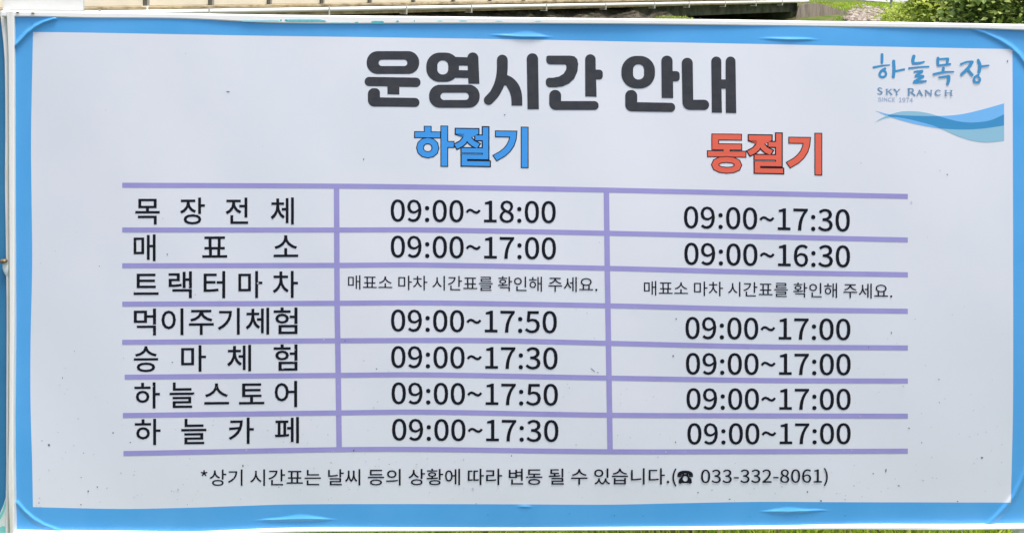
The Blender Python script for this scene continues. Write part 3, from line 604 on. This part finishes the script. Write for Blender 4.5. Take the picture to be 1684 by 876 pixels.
o = p.build('dirt_specks', [M['dirt'], M['dirt_pale'], M['dirt_blue']], banner); o['kind'] = 'stuff'

# ---------------------------------------------------------------- the white steel frame round it
def rail(name, top, bot, x0, x1, n, front, back, m):
    mb = MB(); rings = []
    for x in steps(x0, x1, n) + [x1]:
        a, b = at(x, top(x)), at(x, bot(x)); c = .0022
        y0, y1 = D - front, D + back
        rings.append([(a.x, y1, a.z), (a.x, y0 + c, a.z), (a.x, y0, a.z - c), (a.x, y0, b.z + c), (a.x, y0 + c, b.z), (a.x, y1, b.z)])
    mb.loft(rings); return mb.build(name, m, sign, SO)
rt = smooth_curve([(0, 18.2), (25, 18.6), (140, 20), (300, 22.6), (460, 25.2), (700, 27.6), (1000, 31), (1200, 33), (1330, 35.2), (1480, 37), (1600, 39.2), (1720, 41)])
toprail = rail('top_rail', rt, yt, 4.5, 1720, 150, .0042, .022, M['frame'])
brail = rail('bottom_rail', yb, lerp_curve([(0, 884), (300, 878.5), (420, 875), (520, 872.4), (850, 870.6), (1264, 868.4), (1400, 868), (1560, 869.4), (1684, 867.8), (1720, 868)]), 22, 1720, 140, .006, .02, M['frame'])
def upright(name, xl, xr, y0, ground, front, back, m, n=40):
    mb = MB(); rings = []
    for i in range(n + 1):
        y = y0 + (ground - y0) * i / n; yy = min(y, 876)
        a, b = at(xl(yy), y), at(xr(yy), y); c = .002
        rings.append([(a.x, D + back, a.z), (a.x, D - front + c, a.z), (a.x + c, D - front, a.z), (b.x - c, D - front, a.z), (b.x, D - front + c, a.z), (b.x, D + back, a.z)])
    mb.loft(rings); return mb.build(name, m, sign, SO)
GY = EYE * F / D + HY + 22
upright('post', smooth_curve([(0, 11), (60, 14), (100, 15.4), (300, 16.2), (500, 17), (700, 16.2), (800, 15), (876, 18.2)]), smooth_curve([(0, 25), (200, 25.2), (500, 25), (700, 23.4), (876, 25.4)]), 19, GY, .0055, .02, M['post'])
upright('post', lambda y: 1679.5, lambda y: 1704, 45, GY, -.009, .034, M['post'])
mb = MB()
for x, y, r in [(31, 20.6, 2.6), (56, 21.6, 2.8)]:
    c = at(x, y); mb.loft([[(c.x + r*.0012*f*math.cos(k*.785), D - .0042 - d, c.z + r*.0006*f*math.sin(k*.785)) for k in range(8)] for d, f in ((0, 1), (.002, .9), (.003, .5))])
mb.build('rail_screws', M['rust'], toprail)
for o in [bpy.data.objects['rail_screws']]:
    for v in o.data.vertices: v.co -= Vector(SO)
fl, fp = MB(), MB()
def flake(mb_, x0, x1, y0, y1):
    n = max(3, int((x1 - x0) / 3)); top = []; bot = []
    for i in range(n + 1):
        x = x0 + (x1 - x0)*i/n; e = 0 if i in (0, n) else 1
        ym = (y0 + y1)/2; hh = (y1 - y0)/2 * (.35 + .65*e) * rnd.uniform(.75, 1.1)
        a, b = at(x, ym - hh), at(x, ym + hh); top.append((a.x, a.z)); bot.append((b.x, b.z))
    mb_.loft([[(a[0], D - .0038, a[1]), (a[0], D - .0046, a[1]), (b[0], D - .0046, b[1]), (b[0], D - .0038, b[1])] for a, b in zip(top, bot)])
for q in [(461, 464.5, 32, 35), (471, 537, 33.6, 36.2), (469, 474, 32, 35), (584, 590, 36, 38.6), (611, 632, 34.6, 38.6), (652, 656.5, 33.6, 37), (681, 682.6, 33.4, 36)]: flake(fl, *q)
for q in [(398, 460, 32.6, 36), (474, 530, 31.2, 33.4), (543, 558, 36.6, 38), (561, 577, 36.6, 38), (756, 768, 33, 35), (720, 728, 33.6, 35), (815, 826, 34, 35.2), (880, 890, 34, 35.4)]: flake(fp, *q)
for mb_, m in ((fl, 'paint'), (fp, 'paint_pale')):
    o = mb_.build('paint_flakes', M[m], toprail)
    for v in o.data.vertices: v.co -= Vector(SO)

# ================================================================ white board behind the frame's top left corner
mb = MB(); a, b = at(5.5, 24, D + .03), at(138, -230, D + .03)
mb.box(((a.x + b.x)/2, D + .03, (a.z + b.z)/2), ((b.x - a.x)/2, 0, 0), (0, .004, 0), (0, 0, (b.z - a.z)/2), .0015)
board = mb.build('white_board', M['board'])
tag(board, 'plain white plastic board standing up behind the top left corner of the timetable frame', 'board')

# ================================================================ the neighbouring sign, cut by the left edge of the view
N0 = at(-700, 0); NO = (N0.x, D + .012, 0)
nb = empty('teal_banner_sign', NO, 'teal banner in a white frame left of the timetable, only its right edge in view', 'sign')
te = smooth_curve([(20, 2.6), (36, 4), (60, 7), (100, 10), (200, 11.2), (300, 10.6), (400, 12), (500, 13.2), (600, 14), (700, 14.2), (800, 12.2), (876, 11.5)])
V, Fc = [], []
ys = steps(36, 880, 90) + [880]; NX = 24
for y in ys:
    for i in range(NX + 1):
        x = -1400 + (te(y) + 1400) * (1 - (1 - i/NX)**3)
        pz = at(x, y, D + .012)
        pz.y += .004 * max(0, 1 - (te(y) - x)/14)**2 + .002*math.sin(x/70 + y/90)
        V.append(pz)
for j in range(len(ys) - 1):
    for i in range(NX):
        k = j*(NX + 1) + i; Fc.append((k, k + NX + 1, k + NX + 2, k + 1))
nban = mesh_obj('banner', V, Fc, M['teal'], nb, NO, True)
def patch(name, pts, m, lift):
    o = mesh_obj(name, [at(x, y, D + .012 - lift) for x, y in pts], [tuple(range(len(pts)))[::-1]], m, nban, NO); return o
patch('printed_hill', [(-60, 880), (-60, 862), (-14, 856), (0, 843), (6, 829), (11, 812), (12, 826), (12.5, 880)], M['pale'], .0015)
patch('printed_stripe', [(-60, 880), (-60, 872), (-8, 870), (4, 864), (12, 866), (12, 880)], M['mint'], .002)
patch('printed_stripe', [(-30, 862), (-3, 850), (4, 838), (9, 822), (10.4, 828), (6, 843), (0, 854), (-30, 868)], M['mint'], .002)
def up2(xl, xr, y0):
    mb = MB(); rings = []
    for y in steps(y0, GY, 40) + [GY]:
        yy = min(y, 876); a, b = at(xl(yy), y, D + .012), at(xr(yy), y, D + .012)
        rings.append([(a.x, D + .034, a.z), (a.x, D + .0075, a.z), (a.x + .002, D + .005, a.z), (b.x - .002, D + .005, a.z), (b.x, D + .0075, a.z), (b.x, D + .034, a.z)])
    mb.loft(rings); return mb.build('post', M['post'], nb, NO)
up2(lambda y: te(y) - .6, lambda y: lerp_curve([(0, 10), (60, 13.2), (100, 14.4), (300, 15), (500, 15.8), (700, 15.2), (876, 15)])(y), 18)
up2(lambda y: -1425, lambda y: -1405, 18)
mb = MB(); a, b = at(-1425, 20, D + .012), at(6, 26.5, D + .012)
mb.box(((a.x+b.x)/2, D + .02, (a.z+b.z)/2), ((b.x-a.x)/2, 0, 0), (0, .012, 0), (0, 0, (a.z-b.z)/2)); mb.build('top_rail', M['post'], nb, NO)
mb = MB(); a, b = at(-1425, 876, D + .012), at(12, 886, D + .012)
mb.box(((a.x+b.x)/2, D + .02, (a.z+b.z)/2), ((b.x-a.x)/2, 0, 0), (0, .012, 0), (0, 0, (a.z-b.z)/2)); mb.build('bottom_rail', M['post'], nb, NO)
# bolt and its tied strap end
mb = MB(); c = at(6.8, 428.5, D + .004)
prof = [(.000, .0072), (.003, .0076), (.006, .006), (.0078, .003)]
mb.loft([[(c.x + r*math.cos(k*math.pi/7), c.y - d, c.z + .62*r*math.sin(k*math.pi/7)) for k in range(14)] for d, r in prof])
mb.build('bolt', M['rust'], nb, NO, True)
mb = MB(); rings = []
for t in range(9):
    u = t/8; yy = 433 + 22*u; r = .0062*math.sin(math.pi*(.25 + .72*u)); c = at(8.4 + 3*u, yy, D + .006)
    rings.append([(c.x + r*math.cos(k*math.pi/6), c.y - .55*r*math.sin(k*math.pi/6), c.z) for k in range(12)])
mb.loft(rings); mb.build('strap_end', M['pale'], nb, NO, True)

# ================================================================ the ground and what stands behind
BD = Vector((.789, .904)); BL = BD.length; BU = BD / BL; BN = Vector((-BU.y, BU.x))
def B(k, off, zz): return Vector((-6.04 + .789*k + BN.x*off, 16 + .904*k + BN.y*off, zz))
def bridge_coords(x, y):
    d = Vector((x + 6.04, y - 16)); return d.dot(BU)/BL, d.dot(BN)
def sm(a, b, x):
    t = max(0, min(1, (x - a)/(b - a))); return t*t*(3 - 2*t)
def ground_z(x, y):
    k, off = bridge_coords(x, y)
    zz = .30*sm(13, 30, y) + .28*sm(30, 46, y)
    if k > 20.6: zz += .42 * sm(20.6, 22, k) * (1 - sm(22.2, 24.2, k)) * max(0, 1 - max(0, -off - .1)/1.3) * (1 if off > -6 else 0) * (1 if off < 5 else max(0, 1 - (off - 5)/3))
    zz -= .95 * math.exp(-((k - 17.9)/1.9)**4) * sm(-14, -9, off) * (1 - sm(9, 14, off))        # the ditch under the bridge
    r = math.hypot(x, y)
    if r > 2.6 and y > 2: zz += .02*math.sin(x*1.7 + y*.6)*math.cos(y*1.3 - x*.4)
    if r > 90: zz += (r - 90)*.03
    return zz
def axis(a, b, st, far):
    c = []; x = a
    while x <= b: c.append(x); x += st
    g = st; lo = []; x = a
    while x > -far: g *= 1.35; x -= g; lo.append(x)
    g = st; hi = []; x = c[-1]
    while x < far: g *= 1.35; x += g; hi.append(x)
    return lo[::-1] + c + hi
gx, gy = axis(-14, 30, .33, 700), axis(0, 62, .33, 700)
V = [(x, y, ground_z(x, y)) for y in gy for x in gx]; n = len(gx)
Fc = [(j*n + i, j*n + i + 1, (j+1)*n + i + 1, (j+1)*n + i) for j in range(len(gy) - 1) for i in range(n - 1)]
M['soil'] = mat('grassy_soil', (.075, .13, .02), .9, .2, (1.7, (.19, .155, .07), .44, .68), (30, .6, .05))
tag(mesh_obj('ground', V, Fc, M['soil'], smooth=True), kind='structure')

# unseen dark paving, added to keep green bounce light off the timetable
M['bounce_dark'] = mat('dark_bounce_paving', (.13, .125, .12), .9, .2, (6, (.10, .095, .09), .35, .65), (80, .3, .004))
V = [(x, y, .03) for y in (-7, 1.55) for x in [-9 + i for i in range(19)]]
tag(mesh_obj('bounce_sheet', V, [(i, i + 1, i + 20, i + 19) for i in range(18)], M['bounce_dark']), kind='structure')

# the road
M['asphalt'] = mat('worn_asphalt', (.36, .36, .36), .85, .3, (1.2, (.42, .41, .40), .35, .7), (60, .3, .01))
V, Fc = [], []
A0, AD = Vector((17.5, 41)), Vector((.205, .979)); AN = Vector((AD.y, -AD.x))
for i in range(40):
    for j in range(8):
        q = A0 + AD*(i*1.5 - 30) + AN*(j*1.1); V.append((q.x, q.y, ground_z(q.x, q.y) + .03))
for i in range(39):
    for j in range(7): k = i*8 + j; Fc.append((k, k + 1, k + 9, k + 8))
tag(mesh_obj('road', V, Fc, M['asphalt'], smooth=True), kind='structure')

# grass: blades near the sign, longer tufts on the far slope
M['grass'] = leaf_mat('grass_blades', (.20, .33, .015), (.40, .58, .03), (.62, .66, .10), .45)
M['drygrass'] = leaf_mat('dry_grass', (.24, .15, .08), (.36, .28, .14), (.16, .19, .03), .2)
def blades(name, n, place, hmin, hmax, wd, m, seed):
    r = random.Random(seed); V, Fc = [], []
    for i in range(n):
        x, y = place(r)
        h = r.uniform(hmin, hmax); a = r.uniform(0, 6.283); ln = r.uniform(.1, .75) * h; b = r.uniform(0, 6.283)
        z0 = ground_z(x, y) - .006; c, s = math.cos(a)*wd/2*r.uniform(.6, 1.3), math.sin(a)*wd/2
        lx, ly = math.cos(b)*ln, math.sin(b)*ln; k = len(V)
        V += [(x - c, y - s, z0), (x + c, y + s, z0), (x + lx*.35 + c*.8, y + ly*.35 + s*.8, z0 + h*.6), (x + lx*.35 - c*.8, y + ly*.35 - s*.8, z0 + h*.6), (x + lx, y + ly, z0 + h*.95)]
        Fc += [(k, k+1, k+2, k+3), (k+3, k+2, k+4)]
    return tag(mesh_obj(name, V, Fc, m), kind='stuff')
blades('grass', 52000, lambda r: (r.uniform(-1.7, 1.7), 1.75 + 2.2*r.random()**1.5), .04, .10, .0055, M['grass'], 3)
blades('dry_grass', 6000, lambda r: (r.choice([r.gauss(.95, .25), r.gauss(-.2, .5), r.gauss(.35, .1)]), 1.9 + 1.2*r.random()), .03, .075, .006, M['drygrass'], 4)
blades('grass', 16000, lambda r: (r.uniform(-6, 7), 3.6 + 8*r.random()), .05, .12, .012, M['grass'], 5)
def slope_spot(r):
    while True:
        x, y = r.uniform(8.5, 24), r.uniform(27, 48); k, off = bridge_coords(x, y)
        q = (Vector((x, y)) - A0).dot(AN)
        if (k > 21.8 or off < -1.5) and q < -.05 and abs(k - 17.9) > 1.2:
            px, py = x/y*F + 842, (EYE - ground_z(x, y))/y*F + HY
            if 1384 < px < 1452 and py > 15 and r.random() < .8: continue
            return x, y
blades('slope_grass', 26000, slope_spot, .03, .10, .026, M['grass'], 6)

# ---------------------------------------------------------------- the bridge
M['cream'] = mat('cream_parapet', (.72, .65, .52), .6, .4, (1.5, (.78, .71, .58), .35, .7))
M['postgrey'] = mat('grey_post', (.30, .30, .27), .5, .5)
M['postdark'] = mat('dark_post', (.10, .09, .07), .6, .4)
M['fascia'] = mat('stained_concrete', (.42, .35, .22), .85, .2, (4, (.20, .15, .08), .42, .66), (20, .4, .02), stretch=(1, 1, 2))
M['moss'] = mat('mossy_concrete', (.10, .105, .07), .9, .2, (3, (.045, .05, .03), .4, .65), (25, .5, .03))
M['rock'] = mat('damp_stone_bank', (.15, .125, .095), .9, .2, (2.2, (.045, .05, .028), .42, .62), (9, .9, .12))
M['pipe'] = mat('white_pipe', (.86, .85, .82), .4, .5, (3, (.76, .74, .68), .45, .75))
M['bracket'] = mat('pipe_bracket', (.50, .49, .44), .5, .5)
O = tuple(B(9, 2.5, 0))
bridge = empty('bridge', O, 'cream railed bridge with a white pipe along its side, running off behind the timetable', 'bridge')
def bx(mb, k0, k1, o0, o1, z0, z1, b=0):
    c = (B(k0, o0, z0) + B(k1, o1, z1)) / 2
    mb.box(c, (BN.x*(o1-o0)/2, BN.y*(o1-o0)/2, 0), (0, 0, (z1-z0)/2), (BU.x*BL*(k1-k0)/2, BU.y*BL*(k1-k0)/2, 0), b)
KE = 21.3
mb = MB(); bx(mb, -4, KE, .0, 5, .80, .985); mb.build('deck', M['fascia'], bridge, O)
mb = MB(); bx(mb, -4, KE, -.06, .1, .955, 1.012, .01); mb.build('kerb', M['fascia'], bridge, O)
for i in range(-4, 21):
    mb = MB(); bx(mb, i + .075, i + .985, .02, .06, 1.02, 1.72, .006); mb.build('parapet_panel', M['cream'], bridge, O)
for i in range(-4, 22):
    mb = MB(); bx(mb, i - .018, i + .022, -.03, .07, 1.0, 1.76); po = mb.build('parapet_post', M['postdark'], bridge, O)
    mb = MB(); bx(mb, i + .0225, i + .07, .0, .09, 1.0, 1.74); mb.build('post_channel', M['postgrey'], po, O)
    for v in po.children[0].data.vertices: pass
mb = MB(); bx(mb, -4, KE, -.04, .11, 1.765, 1.83, .012); mb.build('handrail', M['cream'], bridge, O)
mb = MB()
mb.tube([B(k, -.13, .915 - .0028*k) for k in [-4 + .5*i for i in range(int((KE + 4)/.5) + 1)]], .043, 14); pipe = mb.build('pipe', M['pipe'], bridge, O, True)
for k in [-2.3, -.7, .9, 3.05, 4.72, 6.35, 8.55, 10.6, 12.55, 14.1, 15.9, 17.6, 19.2]:
    mb = MB(); zc = .915 - .0028*k
    bx(mb, k - .012, k + .012, -.185, -.16, zc - .13, zc + .06); bx(mb, k - .012, k + .012, -.16, .02, zc - .13, zc - .105); mb.build('pipe_bracket', M['bracket'], bridge, O)
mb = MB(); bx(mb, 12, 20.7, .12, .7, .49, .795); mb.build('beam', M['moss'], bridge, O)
mb = MB(); bx(mb, 14.6, 21.2, 4.2, 5, -.9, .795); mb.build('abutment_or_light_block', M['moss'], bridge, O)  # added wall closing the far side so no light comes through the culvert
mb = MB(); bx(mb, 20.25, 21.25, .1, 4.15, -.9, .49); mb.build('abutment_or_light_block', M['moss'], bridge, O)
mb = MB()
for (xa, xb, ya, yb_) in [(210, 246, 11, 18)]:
    c = at(239, 14.5, 16.0); mb.box(c, (.055, 0, 0), (0, .04, 0), (0, 0, .045), .008)
mb.build('junction_box', M['pipe'], bridge, O)

# stone bank under the deck, running up to the culvert mouth
from mathutils import noise
V, Fc = [], []; nk, nv = 260, 22
for i in range(nk + 1):
    k = -4 + 19.4*i/nk
    for j in range(nv + 1):
        v = j/nv; e = sm(13.2, 15.4, k)
        b_ = B(k, .55 - 1.9*v*(1 - .5*e) + 1.1*e, .86 - 1.05*v - .5*e*v - .12*e)
        nz = noise.noise(b_*1.7)*.16 + abs(noise.noise(b_*4.3))*.12 + noise.noise(b_*11)*.03
        V.append((b_.x - BN.x*nz, b_.y - BN.y*nz, min(b_.z + .5*nz, .795 if j == 0 else 9)))
for i in range(nk):
    for j in range(nv): q = i*(nv + 1) + j; Fc.append((q, q + 1, q + nv + 2, q + nv + 1))
tag(mesh_obj('stone_bank', V, Fc, M['rock']), kind='structure')
def bank_spot(r):
    k = r.uniform(11.4, 13.6); b_ = B(k, r.uniform(-.7, -.35), 0); return b_.x, b_.y
r = random.Random(12); V, Fc = [], []
for i in range(700):
    c = Vector(at(r.gauss(1102, 14), 29.5 + abs(r.gauss(0, 3.2)), 27.0)); a = r.uniform(0, 6.28); s = r.uniform(.02, .05)
    d = Vector((math.cos(a), .3*r.uniform(-1, 1), r.uniform(.1, 1))).normalized()*s*1.6; sdv = d.cross(Vector((0, 1, .2))).normalized()*s*.5
    c.y += r.uniform(-.5, .1)
    q = len(V); V += [c, c + d*.5 + sdv, c + d, c + d*.5 - sdv]; Fc.append((q, q+1, q+2, q+3))
M['leaf'] = leaf_mat('bright_leaves', (.27, .36, .045), (.42, .52, .06), (.62, .66, .16), .45)
M['leaf_dark'] = leaf_mat('dark_leaves', (.13, .20, .05), (.28, .38, .08), (.48, .54, .17), .4)
tag(mesh_obj('weeds', V, Fc, M['leaf']), kind='stuff')

# wing wall beside the culvert
M['wing'] = mat('streaked_concrete', (.36, .30, .25), .9, .2, (5, (.20, .165, .135), .36, .66), (18, .5, .02), stretch=(2.2, 2.2, .22))
YW = 34.2; prof = [(1303, 75), (1308, 33), (1313.5, 10), (1323, 6.6), (1333, 5.7), (1343, 5.8), (1352, 7.6), (1361, 10.6), (1372, 14.6), (1391, 18.2), (1402, 36), (1404, 75)]
fr = [at(x, y, YW + (x - 1313)*.004) for x, y in prof]; bk = [Vector((v.x + .10, v.y + .42, v.z)) for v in fr]
mb = MB(); mb.loft([fr, bk]); ww = mb.build('wing_wall', M['wing'])
tag(ww, 'streaked concrete wing wall with a curved top beside the dark culvert mouth', 'wall')

# rubble below the slope
M['stone'] = leaf_mat('pale_rubble', (.16, .12, .09), (.26, .21, .16), (.38, .33, .28), 0)
r = random.Random(21); V, Fc = [], []
ico = bmesh.new(); bmesh.ops.create_icosphere(ico, subdivisions=1, radius=1); iv = [v.co.copy() for v in ico.verts]; ifc = [tuple(v.index for v in f.verts) for f in ico.faces]; ico.free()
def ray_ground(px, py):
    Yd = 24.0
    while Yd < 60:
        c = at(px, py, Yd)
        if c.z < ground_z(c.x, c.y): return c
        Yd += .15
    return None
for i in range(460):
    py = r.uniform(11, 37); px = r.gauss(1424 - (py - 20)*.5, 15)
    if px < 1386 or px > 1462 or r.random() < (.7 if py < 17 else .15): continue
    c = ray_ground(px, py)
    if c is None: continue
    s = r.uniform(.045, .12); sx, sy, sz = (r.uniform(.7, 1.5) for _ in range(3)); q = len(V)
    for v in iv: V.append((c.x + v.x*s*sx, c.y + v.y*s*sy, c.z + v.z*s*sz*.75*(1 + .25*r.uniform(-1, 1))))
    Fc += [tuple(k + q for k in f) for f in ifc]
tag(mesh_obj('rubble', V, Fc, M['stone']), kind='stuff')

# small post by the road
c = at(1466, 11, 41.0); gz = ground_z(c.x, c.y)
mb = MB(); mb.tube([(c.x, c.y, gz - .1), (c.x, c.y, gz + 1.5)], .05, 10)
mp_ = mb.build('marker_post', M['postgrey']); tag(mp_, 'thin dark marker post at the edge of the pale road', 'post')
mb = MB(); mb.tube([(c.x, c.y, gz + .34), (c.x, c.y, gz + .46)], .085, 10); mb.build('collar', M['postdark'], mp_)

# ---------------------------------------------------------------- shrubs at the right
M['bark'] = mat('shrub_bark', (.10, .075, .045), .9, .2, (20, (.06, .045, .03), .4, .6))
def shrub(px, Y, h, wd, nl, leaf, m, label, seed):
    r = random.Random(seed); X = (px - 842)/F*Y; z0 = ground_z(X, Y)
    root = empty('shrub', (X, Y, z0), label, 'shrub', 'shrubs on the bank behind the timetable')
    mb = MB(); tips = []
    for i in range(11):
        a = r.uniform(0, 6.283); q = wd*r.uniform(.25, .8); t = Vector((math.cos(a)*q, math.sin(a)*q*.8, h*r.uniform(.55, .92)))
        b_ = Vector((math.cos(a)*.06, math.sin(a)*.06, 0)); mid = (b_ + t)/2 + Vector((r.gauss(0, .06), r.gauss(0, .06), .1*h))
        mb.tube([b_, mid, t], [.02, .013, .006], 6); tips += [t, mid]
    mb.build('stems', M['bark'], root)
    V, Fc = [], []; clumps = []
    for i in range(150):
        a = r.uniform(0, 6.283); u = r.uniform(.0, 1); rad = wd*(.6 + .4*math.sqrt(r.random()))*(1.05 - .5*u**2.5)*r.uniform(.85, 1.1)
        clumps.append((Vector((math.cos(a)*rad, math.sin(a)*rad*.85, h*(.08 + .92*u))), r.uniform(.12, .26)*wd))
    for i in range(nl):
        c, s = r.choice(clumps); p_ = c + Vector((r.gauss(0, s), r.gauss(0, s), r.gauss(0, s*.8)))
        if p_.z < .02: continue
        L = leaf*r.uniform(.6, 1.4); d = Vector((r.gauss(0, 1), r.gauss(0, 1) - .5, r.gauss(-.35, .4))).normalized()
        sdv = d.cross(Vector((r.gauss(0, .3), r.gauss(0, .3) - .25, 1))).normalized()*L*.3; up_ = d.cross(sdv).normalized()*L*.06
        q = len(V); V += [p_, p_ + d*L*.45 + sdv - up_, p_ + d*L, p_ + d*L*.45 - sdv - up_, p_ + d*L*.5]
        Fc += [(q, q+1, q+4), (q+1, q+2, q+4), (q+2, q+3, q+4), (q+3, q, q+4)]
    mesh_obj('foliage', V, Fc, m, root)
    return root
shrub(1594, 16.5, 1.75, .92, 22000, .10, M['leaf'], 'big bright green shrub right of the bridge end, beside the pale road', 31)
shrub(1672, 14.5, 1.95, .85, 17000, .10, M['leaf_dark'], 'darker green shrub at the far right above the frame corner', 32)
shrub(1640, 20.5, 2.6, 1.5, 9000, .10, M['leaf_dark'], 'tall dark shrub standing behind the two nearer shrubs at the far right', 34)
shrub(1512, 18.5, .84, .72, 7000, .075, M['leaf'], 'low yellowish green shrub between the rubble and the big shrub', 33)
